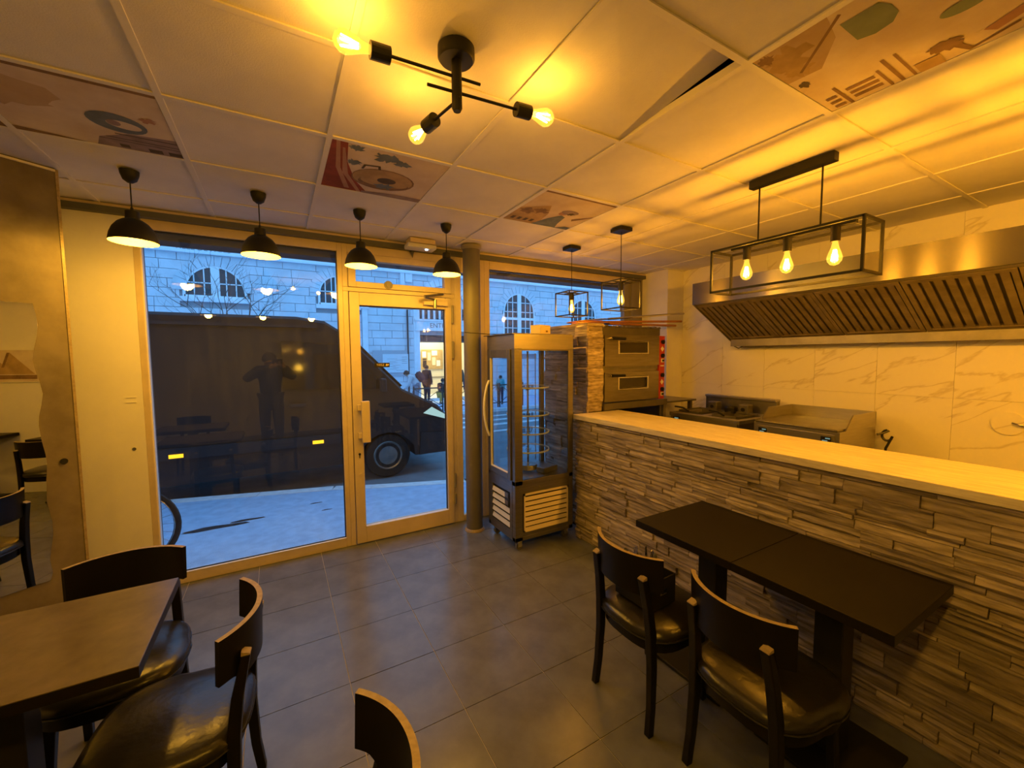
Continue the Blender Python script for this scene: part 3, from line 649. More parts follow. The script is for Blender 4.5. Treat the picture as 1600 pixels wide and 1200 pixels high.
# filters: frame + baffles
fy = hy1-.012; sl = Vector((X(4.13)-X(3.56), 0, 1.80-2.112)); nrm = Vector((-.48, 0, -.88)).normalized()
while fy-.49 > hy0:
    f = MB(); p = Vector((X(3.56), 0, 2.112))
    def slab(ya, yb, u0, u1, off, th):
        A = p+sl*u0+nrm*off; B = p+sl*u1+nrm*off; A2 = A-nrm*th; B2 = B-nrm*th
        f.hexa([(A.x, ya, A.z), (A.x, yb, A.z), (B.x, yb, B.z), (B.x, ya, B.z), (A2.x, ya, A2.z), (A2.x, yb, A2.z), (B2.x, yb, B2.z), (B2.x, ya, B2.z)])
    slab(fy-.49, fy-.465, 0, 1, .012, .03); slab(fy-.025, fy, 0, 1, .012, .03); slab(fy-.465, fy-.025, 0, .05, .012, .03); slab(fy-.465, fy-.025, .95, 1, .012, .03)
    fo = f.build('filter', M_GREASE, hd)
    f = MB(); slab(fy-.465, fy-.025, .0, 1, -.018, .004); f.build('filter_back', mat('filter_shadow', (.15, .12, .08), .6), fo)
    for k in range(8):
        f = MB(); ya = fy-.465+.008+k*.0545; slab(ya, ya+.036, .05, .95, .006, .012); f.build('baffle', M_GREASE, fo)
    fy -= .497

# ---------------------------------------------------------------- pizza oven on steel table
ot = empty('oven_table', (3.15, 3.2, 0), 0, 'low stainless table with open shelf under the pizza oven', 'table')
MB().box(2.62-3.15, 3.98-3.15, 2.86-3.2, 3.60-3.2, 1.135, 1.155).build('table_top', M_STEELD, ot, bevel=.003)
MB().box(2.62-3.15, 3.48-3.15, 2.84-3.2, 2.86-3.2, 1.125, 1.185).build('table_apron', M_STEELD, ot)
for x in (2.66, 3.44, 3.93):
    for y in (2.9, 3.56): MB().box(x-3.15, x-3.15+.035, y-3.2, y-3.2+.035, 0, 1.135).build('leg', M_STEELD, ot)
MB().box(2.66-3.15, 3.96-3.15, 2.9-3.2, 3.58-3.2, .45, .465).build('shelf', M_STEELD, ot)
MB().box(3.46-3.15, 3.50-3.15, 2.87-3.2, 3.57-3.2, .5, 1.13).build('side_panel', M_STEEL, ot)
MB().box(2.64-3.15, 3.96-3.15, 3.575-3.2, 3.585-3.2, .1, 1.13).build('light_blocker', M_STEELD, ot)  # added panel that keeps window light out from under the oven
cb = empty('storage_bin', (3.0, 3.2, .467), 0, 'dark bin standing on the shelf under the oven', 'bin')
MB().box(-.2, .2, -.2, .2, 0, .5).build('bin_body', M_BLKPL, cb, bevel=.02)
MB().tube([(-.1, -.203, .42), (-.1, -.215, .40), (.0, -.215, .40), (0, -.203, .42)], .006, 6).build('handle', M_STEELD, cb)
ov = empty('pizza_oven', (3.05, 2.9, 1.155), 0, 'two deck stainless pizza oven with red control strip', 'oven')
oz = lambda z: z-1.155
M_OVEN = mat('oven_steel', (.33, .30, .25), .36, metal=.85, noise=.2, nscale=5, stretch=(1, 1, 8))
MB().box(-.42, .37, .0, .66, .03, oz(1.905)).build('oven_body', M_OVEN, ov, bevel=.004)
MB().box(-.42, .37, -.004, .0, oz(1.835), oz(1.90)).build('top_trim', M_STEELD, ov)
for k, (z0, z1) in enumerate(((oz(1.535), oz(1.825)), (oz(1.195), oz(1.475)))):
    dz = z1-z0
    d = MB()
    wx0, wx1, wz0, wz1 = -.22, .17, z0+dz*.42, z0+dz*.80
    for x in [(-.40, wx0, z0, z1), (wx1, .335, z0, z1), (wx0, wx1, z0, wz0), (wx0, wx1, wz1, z1)]: d.box(x[0], x[1], -.028, -.002, x[2], x[3])
    do = d.build('oven_door', M_OVEN, ov)
    MB().box(wx0+.01, wx1-.01, -.012, -.006, wz0+.01, wz1-.01).build('door_window', M_OVGL, do)
    fr = MB()
    for x in [(wx0-.012, wx0+.006, wz0-.012, wz1+.012), (wx1-.006, wx1+.012, wz0-.012, wz1+.012), (wx0, wx1, wz0-.012, wz0+.004), (wx0, wx1, wz1-.004, wz1+.012)]: fr.box(x[0], x[1], -.034, -.010, x[2], x[3])
    fr.build('window_rim', M_CHROME, do, bevel=.004)
    MB().box(-.42, .335, -.012, .0, z0-.035, z0-.012).build('door_ledge', M_STEELD, do)
    h = MB().tube([(-.36, -.03, wz1+.025), (-.36, -.075, wz1+.028), (-.33, -.085, wz1+.028)], .008, 8).build('handle_arm', M_CHROME, do)
    MB().tube([(-.36, -.085, wz1+.028), (-.34, -.085, wz1+.028), (-.20, -.085, wz1+.025)], .014, 10).build('handle', M_BLKPL, do)
cp = MB().box(.345, .425, -.022, .0, oz(1.185), oz(1.83)).build('control_panel', M_RED, ov, bevel=.002)
MB().box(.375, .44, .0, .5, oz(1.185), oz(1.83)).build('control_box', M_STEELD, ov)
for z in (1.77, 1.63, 1.43, 1.285): MB().cyl((.388, -.040, oz(z)), .021, .018, 18, 'y').box(.384, .392, -.05, -.04, oz(z)-.018, oz(z)+.018).build('knob', M_BLKPL, cp)
for z in (1.70, 1.36): MB().prism([(.388, oz(z)-.028), (.413, oz(z)), (.388, oz(z)+.028), (.363, oz(z))], 'y', -.0245, -.022).build('decal', M_WHITE, cp)
for z in (1.58, 1.235): MB().box(.372, .410, -.026, -.022, oz(z)-.019, oz(z)+.019).build('label_plate', M_WHITE, cp); MB().box(.385, .408, -.034, -.026, oz(z)-.010, oz(z)+.010).build('switch', M_BLKPL, cp)
MB().box(.362, .415, -.0245, -.022, oz(1.52), oz(1.532)).build('decal', M_WHITE, cp)
# crumpled foil on top
b = MB()
for k in range(14):
    x = -.38+k*.055; b.hexa([(x, -.005, oz(1.905)), (x+.05, -.005, oz(1.905)), (x+.05, .30, oz(1.905)), (x, .30, oz(1.905)), (x+.004, .0, oz(1.905)+random.uniform(.006, .022)), (x+.046, .005, oz(1.905)+random.uniform(.006, .022)), (x+.046, .28, oz(1.915)), (x+.004, .28, oz(1.915))])
b.build('foil_sheet', M_STEELD, ov)
# peels on oven
def peel(name, label, tip, end, z0, z1, m, hw, hm):
    d = Vector((end[0]-tip[0], end[1]-tip[1], 0)); L = d.length; rz = math.atan2(d.y, d.x); pitch = math.atan2(z1-z0, L)
    t = empty(name, (tip[0], tip[1], z0), rz, label, 'peel', 'pizza peels lying on the oven'); t.rotation_euler = (0, -pitch, rz)
    n = 14; pts = [(.15-.155*math.cos(PI*k/n), hw*math.sin(PI*k/n)) for k in range(n+1)][:8]
    prof = [(0, 0), (.02, hw*.6), (.07, hw), (.30, hw), (.38, hw*.4), (.44, .018)]
    poly = prof+[(x, -y) for x, y in prof[::-1][:-1]]
    MB().prism(poly, 'z', 0, .009).build('blade', m, t, bevel=.002)
    MB().tube([(.40, 0, .006), (L, 0, .006)], .012, 10).build('handle', hm, t)
peel('pizza_peel', 'wooden pizza peel lying on the oven, lower reddish handle pointing right', (2.50, 3.12), (3.98, 3.15), 1.945, 1.965, M_ORWOOD, .15, M_ORWOOD)
peel('pizza_peel', 'wooden pizza peel on the oven with the middle orange handle', (2.52, 3.25), (3.95, 3.05), 1.962, 2.005, M_ORWOOD, .14, M_ORWOOD)
peel('pizza_peel', 'pizza peel on the oven whose pale metal handle points highest to the right', (2.62, 3.32), (3.90, 2.98), 1.976, 2.085, M_STEELD, .13, M_CHROME)

# ---------------------------------------------------------------- glass display cabinet
M_STEELK = M_STEEL
M_STEEL = mat('cabinet_steel', (.27, .26, .25), .36, metal=.85, noise=.15, nscale=6, stretch=(1, 1, 12))
cx0, cx1, cy0, cy1 = 1.655, 2.255, 2.845, 3.335
dc = empty('display_cabinet', (1.955, 3.09, 0), 0, 'tall refrigerated glass display cabinet in steel on castors', 'cabinet')
q = lambda b, x0, x1, y0, y1, z0, z1: b.box(x0-1.955, x1-1.955, y0-3.09, y1-3.09, z0, z1)
for z_ in ((.085, .12), (.56, .60)):
    b = MB(); q(b, cx0, cx1, cy0, cy1, *z_); b.build('base_frame', M_STEEL, dc, bevel=.003)
b = MB(); q(b, cx0, cx1, cy0, cy1, 1.69, 1.815); b.build('top_box', M_STEELK, dc, bevel=.003)
b = MB(); q(b, cx0-.02, cx1-.02, cy0-.0, cy1+.03, 1.815, 1.822); b.build('top_plate', M_STEELD, dc)
for (x, y, w, d) in ((cx0, cy0, .075, .05), (cx1-.045, cy0, .045, .02), (cx0, cy1-.04, .02, .04), (cx1-.04, cy1-.04, .04, .04)):
    b = MB(); q(b, x, x+w, y, y+d, .085, 1.70); b.build('corner_post', M_STEEL, dc, bevel=.003)
b = MB(); q(b, cx0+.02, cx1-.02, cy0+.04, cy1-.01, .12, .56); b.build('compressor_box', M_STEELD, dc)
b = MB(); q(b, cx0+.075, cx1-.045, cy0+.002, cy0+.018, .12, .16); b.build('front_rail', M_STEEL, dc); b = MB(); q(b, cx0+.075, cx1-.045, cy0+.002, cy0+.018, .485, .60); b.build('front_rail', M_STEEL, dc)
# front louvre grille
b = MB(); q(b, cx0+.085, cx1-.055, cy0-.004, cy0+.006, .155, .168); q(b, cx0+.085, cx1-.055, cy0-.004, cy0+.006, .468, .486); q(b, cx0+.085, cx0+.097, cy0-.004, cy0+.006, .155, .486); q(b, cx1-.067, cx1-.055, cy0-.004, cy0+.006, .155, .486)
M_GRILLE = mat('grille_cream', (.72, .64, .48), .5)
gr = b.build('grille', M_GRILLE, dc); b = MB(); q(b, cx0+.09, cx1-.06, cy0+.02, cy0+.024, .16, .48); b.build('grille_shade', M_BLKPL, dc); b = MB(); q(b, cx0+.018, cx0+.022, cy0+.09, cy1-.085, .17, .49); b.build('grille_shade', M_BLKPL, dc)  # black sheets added so the gaps between slats read as shade
for k in range(7):
    z = .162+k*.0435; b = MB(); xa, xb = cx0+.097-1.955, cx1-.067-1.955; ya = cy0-3.09
    b.hexa([(xa, ya-.006, z), (xb, ya-.006, z), (xb, ya-.003, z), (xa, ya-.003, z), (xa, ya+.003, z+.030), (xb, ya+.003, z+.030), (xb, ya+.006, z+.030), (xa, ya+.006, z+.030)]); b.build('slat', M_GRILLE, gr)
# side louvre
b = MB(); q(b, cx0-.002, cx0+.012, cy0+.05, cy1-.04, .12, .17); q(b, cx0-.002, cx0+.012, cy0+.05, cy1-.04, .49, .60); q(b, cx0-.002, cx0+.012, cy0+.05, cy0+.09, .17, .49); q(b, cx0-.002, cx0+.012, cy1-.085, cy1-.04, .17, .49)
sg = b.build('side_panel', M_STEEL, dc)
M_SLATW = mat('slat_white', (.62, .62, .62), .45)
for k in range(5):
    z = .185+k*.060; xa = cx0-1.955; ya, yb = cy0+.09-3.09, cy1-.085-3.09
    if k >= 3: ya += .08
    b = MB(); b.hexa([(xa-.005, ya, z), (xa-.002, ya, z), (xa-.002, yb, z), (xa-.005, yb, z), (xa+.006, ya, z+.036), (xa+.010, ya, z+.036), (xa+.010, yb, z+.036), (xa+.006, yb, z+.036)]); b.build('slat', M_SLATW, sg)
b = MB(); q(b, cx0-.008, cx0+.012, cy0+.09, cy0+.165, .36, .485); ctl = b.build('thermostat', M_BLKPL, sg)
b = MB(); q(b, cx0-.012, cx0-.008, cy0+.10, cy0+.155, .435, .475); q(b, cx0-.012, cx0-.008, cy0+.10, cy0+.155, .37, .41); b.build('switch', M_STEELD, sg)
# side door with glass
b = MB()
for (y0, y1, z0, z1) in ((cy0+.052, cy0+.10, .60, 1.69), (cy1-.085, cy1-.042, .60, 1.69), (cy0+.10, cy1-.085, .60, .655), (cy0+.10, cy1-.085, 1.62, 1.69)): q(b, cx0-.014, cx0+.014, y0, y1, z0, z1)
cd_ = b.build('cabinet_door', M_STEELD, dc, bevel=.003)
b = MB(); q(b, cx0-.002, cx0+.004, cy0+.10, cy1-.085, .655, 1.62); b.build('door_pane', M_CGLASS, cd_)
b = MB(); q(b, cx0-.016, cx0+.002, cy0+.10, cy1-.085, .652, .660); q(b, cx0-.016, cx0+.002, cy1-.092, cy1-.085, .655, 1.62); b.build('gasket', M_WHITE, cd_)
hp = [(cx0-.014-1.955-.052*math.sin(PI*k/10)**.7, cy1-.062-3.09, .92+.50*k/10) for k in range(11)]
MB().tube(hp, .011, 10).build('door_handle', M_WHITE, cd_, smooth=True)
b = MB(); q(b, cx0+.075, cx1-.045, cy0+.004, cy0+.010, .60, 1.69); b.build('front_pane', M_CGLASS, dc)
b = MB(); q(b, cx0+.075, cx1-.045, cy0+.001, cy0+.014, 1.68, 1.70); q(b, cx1-.055, cx1-.045, cy0+.001, cy0+.014, .6, 1.69); b.build('gasket', M_STEELD, dc)
b = MB(); q(b, cx1-.012, cx1-.006, cy0+.02, cy1-.04, .60, 1.69); b.build('side_pane', M_CGLASS, dc)
MB().cyl(((cx0+cx1)/2-.06-1.955, cy0-.004-3.09, .525), .006, .008, 10, 'y').build('screw', M_CHROME, dc)
b = MB(); q(b, cx0+.04, cx1-.04, cy1-.012, cy1-.006, .60, 1.69); b.build('back_pane', M_CGLASS, dc)
# rotating shelves
MB().tube([(-.02, .0, .62), (-.02, 0, 1.68)], .009, 10).build('spindle', M_CHROME, dc)
MB().lathe([(.0001, .62), (.09, .62), (.08, .66), (.0001, .66)], (-.02, 0, 0), 20).build('turntable_motor', M_STEELD, dc)
for z in (.80, .96, 1.12, 1.36):
    s_ = MB().lathe([(.0001, z), (.19, z), (.19, z+.006), (.0001, z+.006)], (-.02, 0, 0), 36).build('round_shelf', M_CGLASS, dc)
    MB().lathe([(.186, z-.004), (.193, z-.004), (.193, z+.008), (.186, z+.008)], (-.02, 0, 0), 36, closed=True).build('shelf_rim', mat('shelf_rim_pale', (.55, .60, .60), .25), s_)
    MB().lathe([(.009, z-.03), (.014, z-.03), (.030, z), (.009, z)], (-.02, 0, 0), 14).build('shelf_collar', M_STEELD, s_)
for x, y in ((-.17, -.1), (.14, .12)): MB().tube([(x, y, .65), (x, y, 1.66)], .004, 6).build('shelf_rod', M_CHROME, dc)
# castors
for x, y in ((cx0+.055, cy0+.04), (cx1-.055, cy0+.05), (cx0+.05, cy1-.07), (cx1-.05, cy1-.05)):
    c_ = MB().box(x-1.955-.02, x-1.955+.02, y-3.09-.024, y-3.09-.020, .028, .085).box(x-1.955-.02, x-1.955+.02, y-3.09+.020, y-3.09+.024, .028, .085).box(x-1.955-.02, x-1.955+.02, y-3.09-.024, y-3.09+.024, .078, .087).build('castor', M_CHROME, dc)
    MB().lathe([(.0001, -.014), (.030, -.014), (.032, 0), (.030, .014), (.0001, .014)], (x-1.955, y-3.09, .032), 20, 'y').build('wheel', mat('castor_rubber', (.10, .095, .085), .6), c_, smooth=True)
wb_ = tag(MB().box(-.09, .09, -.05, .05, 0, .05).build('steel_tray', M_STEELD, None, bevel=.006), 'small brown tray standing inside the display cabinet', 'tray'); wb_.location = (2.06, 2.97, .604); wb_.rotation_euler = (0, 0, .25)
cbx = empty('card_box', (2.03, 3.02, 1.823), .35, 'small cream cardboard box on top of the display cabinet', 'box')
MB().box(-.08, .07, -.055, .055, 0, .075).build('box_body', M_CREAMP, cbx, bevel=.003)
MB().box(-.082, .072, -.057, .057, .075, .082).build('box_lid', M_CREAMP, cbx, bevel=.002)
MB().box(.0, .03, -.0565, -.055, .02, .035).build('label_mark', P_BR, cbx)
wc = MB().tube([(1.42, 3.30, 1.845), (1.62, 3.22, 1.829), (1.9, 3.12, 1.828)], .0035, 6).build('wire_rod', M_BLACK)
tag(wc, 'thin dark rod lying across the cabinet top towards the column', 'rod')

M_STEEL = M_STEELK
# ---------------------------------------------------------------- fryer, griddle and steel table behind the counter
kt = empty('kitchen_table', (3.9, 1.9, 0), 0, 'stainless worktable against the marble wall under the fryer and griddle', 'table')
MB().box(3.42-3.9, 4.27-3.9, .9-1.9, 2.85-1.9, .80, .84).build('table_top', M_STEELD, kt, bevel=.003)
for x in (3.46, 4.2):
    for y in (.95, 2.79): MB().box(x-3.9, x-3.9+.04, y-1.9, y-1.9+.04, 0, .80).build('leg', M_STEELD, kt)
MB().box(3.46-3.9, 4.22-3.9, 0.95-1.9, 2.83-1.9, .25, .27).build('shelf', M_STEELD, kt)
fr = empty('deep_fryer', (3.85, 2.51, .84), 0, 'stainless double deep fryer behind the counter, left of the griddle', 'fryer')
fx0, fx1, fy0, fy1 = 3.55-3.85, 4.17-3.85, 2.12-2.51, 2.845-2.51
b = MB(); b.box(fx0, fx1, fy0, fy1, 0, .17)
b.build('fryer_body', M_STEELD, fr, bevel=.003)
b = MB()
for x in ((fx0-.012, fx0+.07, fy0-.01, fy1+.01), (fx1-.16, fx1, fy0-.01, fy1+.01), (fx0+.07, fx1-.16, fy0-.01, fy0+.05), (fx0+.07, fx1-.16, -.03, .03), (fx0+.07, fx1-.16, fy1-.05, fy1+.01)): b.box(x[0], x[1], x[2], x[3], .17, .205)
b.build('fryer_top', M_STEEL, fr, bevel=.003)
MB().box(fx0-.016, fx0-.012, fy0+.01, fy1-.01, .02, .19).build('front_panel', M_STEEL, fr)
MB().box(fx1-.03, fx1+.03, fy0-.01, fy1+.01, .17, .345).build('splash_back', M_STEELD, fr, bevel=.003)
MB().box(fx1-.05, fx1+.04, fy0-.01, fy1+.01, .335, .36).build('splash_cap', M_STEEL, fr, bevel=.004)
for y in (-.19, .19):
    bk = MB(); bk.box(fx0+.09, fx1-.18, y-.12, y-.117, .12, .225); bk.box(fx0+.09, fx1-.18, y+.117, y+.12, .12, .225); bk.box(fx0+.09, fx0+.093, y-.12, y+.12, .12, .225); bk.box(fx1-.183, fx1-.18, y-.12, y+.12, .12, .225); bk.box(fx0+.09, fx1-.18, y-.12, y+.12, .118, .121)
    bo = bk.build('fry_basket', M_STEELD, fr)
    MB().tube([(fx0+.09, y, .22), (fx0+.02, y+.02, .26), (fx0-.06, y+.05, .275)], .009, 8).build('basket_handle', M_BLKPL, bo)
for y in (-.17, .16):
    MB().box(fx1-.19, fx1-.10, y-.05, y+.05, .20, .30).build('control_head', M_STEELD, fr, bevel=.008)
    MB().cyl((fx1-.20, y, .25), .018, .02, 14, 'x').build('knob', M_BLKPL, fr)
MB().lathe([(.0001, 0), (.055, 0), (.06, .05), (.05, .07), (.0001, .075)], (fx1-.18, -.04, .205), 18).build('small_pot', M_BLACK, fr)
DSP = emis('display_glow', (.45, .75, .65), .35)
MB().box(fx0-.019, fx0-.016, fy1-.12, fy1-.045, .125, .165).build('display', M_BLKPL, fr); MB().box(fx0-.021, fx0-.019, fy1-.105, fy1-.06, .145, .155).build('display_digits', DSP, fr)
gd = empty('griddle', (3.86, 1.66, .84), 0, 'stainless flat top griddle with raised side guards behind the counter', 'griddle')
gx0, gx1, gy0, gy1 = 3.50-3.86, 4.12-3.86, 1.35-1.66, 1.965-1.66
MB().box(gx0+.01, gx1, gy0, gy1, .0, .225).build('griddle_body', M_STEEL, gd, bevel=.003)
MB().box(gx0+.0, gx1-.01, gy0+.012, gy1-.012, .225, .242).build('cooking_plate', mat('cooking_plate', (.34, .31, .26), .35, metal=.85, noise=.4, nscale=7), gd, bevel=.004)
for y in (gy0, gy1-.008): MB().prism([(gx0+.10, .225), (gx1, .225), (gx1, .335), (gx0+.22, .335)], 'y', y, y+.008).build('side_guard', M_STEEL, gd)
MB().box(gx1-.008, gx1, gy0, gy1, .225, .335).build('back_guard', M_STEEL, gd)
MB().box(gx0+.002, gx0+.010, gy0+.03, gy1-.03, .03, .20).build('front_panel', M_STEEL, gd)
for y in (gy1-.11, gy0+.05):
    MB().box(gx0-.002, gx0+.002, y, y+.065, .135, .185).build('display', M_BLKPL, gd); MB().box(gx0-.004, gx0-.002, y+.02, y+.055, .150, .157).box(gx0-.004, gx0-.002, y+.005, y+.035, .168, .176).build('display_digits', DSP, gd)
cb_ = MB().tube([(4.14, 1.345, .99), (4.16, 1.32, 1.0)]+[(4.18, 1.295+.032*math.cos(a), .985+.042*math.sin(a)) for a in [PI*.6-.45*k for k in range(12)]]+[(4.18, 1.30, .88), (4.18, 1.30, .845)], .009, 8).build('power_cable', M_BLKPL, None, smooth=True)
tag(cb_, 'looped dark power cable on the wall right of the griddle', 'cable')
hp_ = MB().cyl((0, 0, 0), .078, -.012, 32, 'x').build('wall_plate', M_MARBLE, None); hp_.location = (XR-.0, .70, 1.155); tag(hp_, 'round pale cover disc on the marble wall at the right edge', 'cover')
MB().tube([(-.012, -.02, .005), (-.035, -.05, .0), (-.04, -.12, -.003)], .008, 8).build('lever', M_CHROME, hp_)
for i, (y, z) in enumerate(((1.70, 1.02), (2.02, 1.0))): pass

# ---------------------------------------------------------------- tables
def table(x0, x1, y0, y1, label, m, th=.036, grp=None):
    cx, cy = (x0+x1)/2, (y0+y1)/2; t = empty('bistro_table', (cx, cy, 0), 0, label, 'table', grp)
    w, d = (x1-x0)/2, (y1-y0)/2
    MB().box(-w, w, -d, d, .7465, .75).build('table_top', m, t, bevel=.0015)
    MB().box(-w, w, -d, d, .75-th, .7465).build('shaded_edge', M_TABLE, t)  # brown tops get a black edge painted in for shade
    MB().box(-.05, .05, -.05, .05, .018, .75-th-.012).build('column', M_BLACK, t, bevel=.004)
    MB().box(-.16, .16, -.16, .16, .75-th-.012, .75-th).build('mount_plate', M_BLACK, t)
    MB().box(-.21, .21, -.19, .19, 0, .018).build('base_plate', M_BLACK, t, bevel=.004)
    return t
table(1.644, 2.209, .999, 1.530, 'black square bistro table at the stone counter, farther of the pair', M_TABLE, grp='pair of black tables along the counter')
table(1.644, 2.209, .463, .996, 'black square bistro table at the stone counter, nearer of the pair', M_TABLE, grp='pair of black tables along the counter')
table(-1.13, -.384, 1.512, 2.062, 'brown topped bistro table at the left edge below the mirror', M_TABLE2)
table(1.644, 2.190, -.63, -.09, 'black table against the rear wall, seen only in the mirror', M_TABLE)
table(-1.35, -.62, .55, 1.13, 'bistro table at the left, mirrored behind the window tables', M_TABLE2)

# ---------------------------------------------------------------- chairs
def make_chair(label, grp):
    t = empty('dining_chair', (0, 0, 0), 0, label, 'chair', grp)
    # seat cushion: rounded D
    def outline(r, sx=1.0):
        pts = []
        for k in range(40):
            a = 2*PI*k/40; x, y = math.cos(a), math.sin(a)
            e = 3.0; den = (abs(x)**e+abs(y)**e)**(1/e)
            pts.append((r*x/den*1.0+.01, r*y/den*(1.02 if x > 0 else .98)))
        return pts
    def ring(levels, name, m, bulge=None):
        b = MB(); n = 40
        for r, z in levels:
            b.v += [(x, y, z) for x, y in outline(r)]
        for l in range(len(levels)-1):
            for k in range(n): b.f.append((l*n+k, l*n+(k+1) % n, (l+1)*n+(k+1) % n, (l+1)*n+k)); b.m.append(0)
        b.v.append((.01, 0, levels[-1][1]+(.004 if levels[-1][0] < .1 else 0))); c = len(b.v)-1; l = len(levels)-1
        for k in range(n): b.f.append((l*n+k, l*n+(k+1) % n, c)); b.m.append(0)
        return b.build(name, m, t, smooth=True)
    ring([(.180, .392), (.212, .396), (.224, .408), (.226, .425), (.216, .442), (.192, .453), (.13, .460), (.06, .463)], 'seat', M_VINYL)
    b = MB(); pts = [(x, y, .4075) for x, y in outline(.2255)]; b.tube(pts+[pts[0]], .0035, 6); b.build('piping', M_VINYL, bpy.data.objects[t.children[0].name])
    ring([(.19, .345), (.205, .346), (.205, .396), (.19, .396)], 'seat_frame', M_WOOD)
    # backrest: bent ply panel
    R = .26; n = 28; hc = .190
    am = math.asin(hc/R); b = MB(); th = .017
    cxx = -.157+math.sqrt(R*R-hc*hc)   # circle centre x
    top = []; 
    cols = []
    for k in range(n+1):
        a = -am+2*am*k/n; y = R*math.sin(a); s = abs(a)/am
        drop = .145 if s > .80 else .172 if s < .58 else .172-(s-.58)/.22*.027
        for rr in (R, R+th):
            cols.append((cxx-rr*math.cos(a), rr*math.sin(a), .78, .78-drop, s))
    V = []
    for c in cols:
        tilt = .04
        V.append((c[0]-.0, c[1], c[2])); V.append((c[0]+tilt*(c[2]-c[3]), c[1]*.985, c[3]))
    # per column: 4 verts: inner top, inner bottom, outer top, outer bottom
    F = []; E = []
    for k in range(n):
        i = k*4; j = i+4
        F += [(i, i+1, j+1, j), (i+2, j+2, j+3, i+3), (i+1, i+3, j+3, j+1)]; E += [(i, j, j+2, i+2)]
    F += [(0, 2, 3, 1), (n*4, n*4+1, n*4+3, n*4+2)]
    b.use(M_WOOD); b.raw(V, F); bo = b.build('backrest', None, t, smooth=True)
    e = MB(); e.raw([(x, y, z+.0006) for x, y, z in V], E); e.build('ply_edge', M_PLYEDGE, bo)
    for s in (-1, 1):
        ya = .142; xa = cxx-math.sqrt((R+th)**2-ya*ya)-.010
        P = [(-.205, s*.170, 0), (-.190, s*.166, .12), (-.182, s*.160, .30), (-.186, s*.156, .44), (-.200, s*.150, .56), (xa, s*ya, .690)]
        lg = MB().sweep(P, [.030, .032, .036, .038, .034, .026], [.030, .030, .032, .034, .034, .034]).build('leg', M_WOOD, t, bevel=.004)
        e = MB().hexa([(xa-.013, s*ya-.016, .6895), (xa+.013, s*ya-.016, .6895), (xa+.013, s*ya+.016, .6895), (xa-.013, s*ya+.016, .6895), (xa-.012, s*ya-.015, .694), (xa+.012, s*ya-.015, .702), (xa+.012, s*ya+.015, .702), (xa-.012, s*ya+.015, .694)])
        e.build('peg', M_PLYEDGE, lg)
        P = [(.165, s*.165, 0), (.158, s*.158, .2), (.15, s*.15, .35)]
        MB().sweep(P, [.026, .032, .038], [.026, .032, .038]).build('leg', M_WOOD, t, bevel=.004)
    return t
chair0 = make_chair('black bentwood chair at the farther counter table holding the cutlery bin', 'black bentwood chairs with round vinyl seats')
def put(o, x, y, deg, label=None):
    o.location = (x, y, 0); o.rotation_euler = (0, 0, math.radians(deg))
    if label: o['label'] = label
put(chair0, 1.527, 1.312, 0)
put(copy_tree(chair0), 1.555, .800, -4, 'black bentwood chair at the nearer counter table, gold light on its seat')
put(copy_tree(chair0), -.338, 1.678, 174.5, 'black bentwood chair side on beside the left table, backrest facing the room')
put(copy_tree(chair0), -.02, .865, 180, 'black bentwood chair cut off by the bottom edge, only its backrest showing')
put(copy_tree(chair0), -.60, 2.145, -90, 'black bentwood chair behind the left table with its back to the window')
put(copy_tree(chair0), -1.1, .1, 90, 'black bentwood chair outside the view at the left rear table')

put(copy_tree(chair0), 1.50, -.36, 0, 'black bentwood chair at the rear wall table, seen only in the mirror')
# framed print on the rear wall, seen in the wavy mirror
pf = empty('wall_picture', (2.198, -.16, 1.56), 0, 'framed print of pale pointed roofs on the wall, seen in the mirror', 'picture')
MB().box(-.015, 0, -.34, .34, -.20, .20).build('picture_frame', M_WHITE, pf)
b = MB().use(P_PA); b.face([(-.0155, .33, -.19), (-.0155, -.33, -.19), (-.0155, -.33, .19), (-.0155, .33, .19)])
b.use(P_OC); b.face([(-.016, .30, -.10), (-.016, .05, .16), (-.016, -.02, -.02), (-.016, .02, -.10)]); b.face([(-.0162, .10, -.10), (-.0162, -.12, .10), (-.0162, -.26, -.10)])
b.use(P_BR); b.face([(-.0164, .32, -.16), (-.0164, -.30, -.16), (-.0164, -.30, -.11), (-.0164, .32, -.11)]); b.face([(-.0164, .05, .16), (-.0164, .02, .16), (-.0164, -.05, -.02), (-.0164, -.02, -.02)])
b.build('print', None, pf)
# cutlery bin on chair
cu = empty('cutlery_bin', (1.50, 1.335, .470), .05, 'black plastic bin full of cutlery standing on the chair seat', 'bin')
bw, bd_, bh = .085, .105, .135
b = MB()
for s in (-1, 1):
    b.box(s*bw-.003, s*bw+.003, -bd_, bd_, 0, .055); b.box(s*bw-.003, s*bw+.003, -bd_, -.045, .055, .078); b.box(s*bw-.003, s*bw+.003, .045, bd_, .055, .078); b.box(s*bw-.003, s*bw+.003, -bd_, bd_, .078, bh)
    b.box(-bw, bw, s*bd_-.003, s*bd_+.003, 0, .06); b.box(-bw, -.025, s*bd_-.003, s*bd_+.003, .06, .083); b.box(.025, bw, s*bd_-.003, s*bd_+.003, .06, .083); b.box(-bw, bw, s*bd_-.003, s*bd_+.003, .083, bh)
b.box(-bw, bw, -bd_, bd_, 0, .004); b.build('bin_body', M_BLKPL, cu)
MB().box(-bw-.005, -bw-.003, -.045, .045, .060, .078).build('slot_light', M_WHITE, cu); MB().box(-.045, .045, bd_+.003, bd_+.005, .062, .082).build('slot_light', M_WHITE, cu)  # white strips painted in as light showing through the handle slots
rr = random.Random(5)
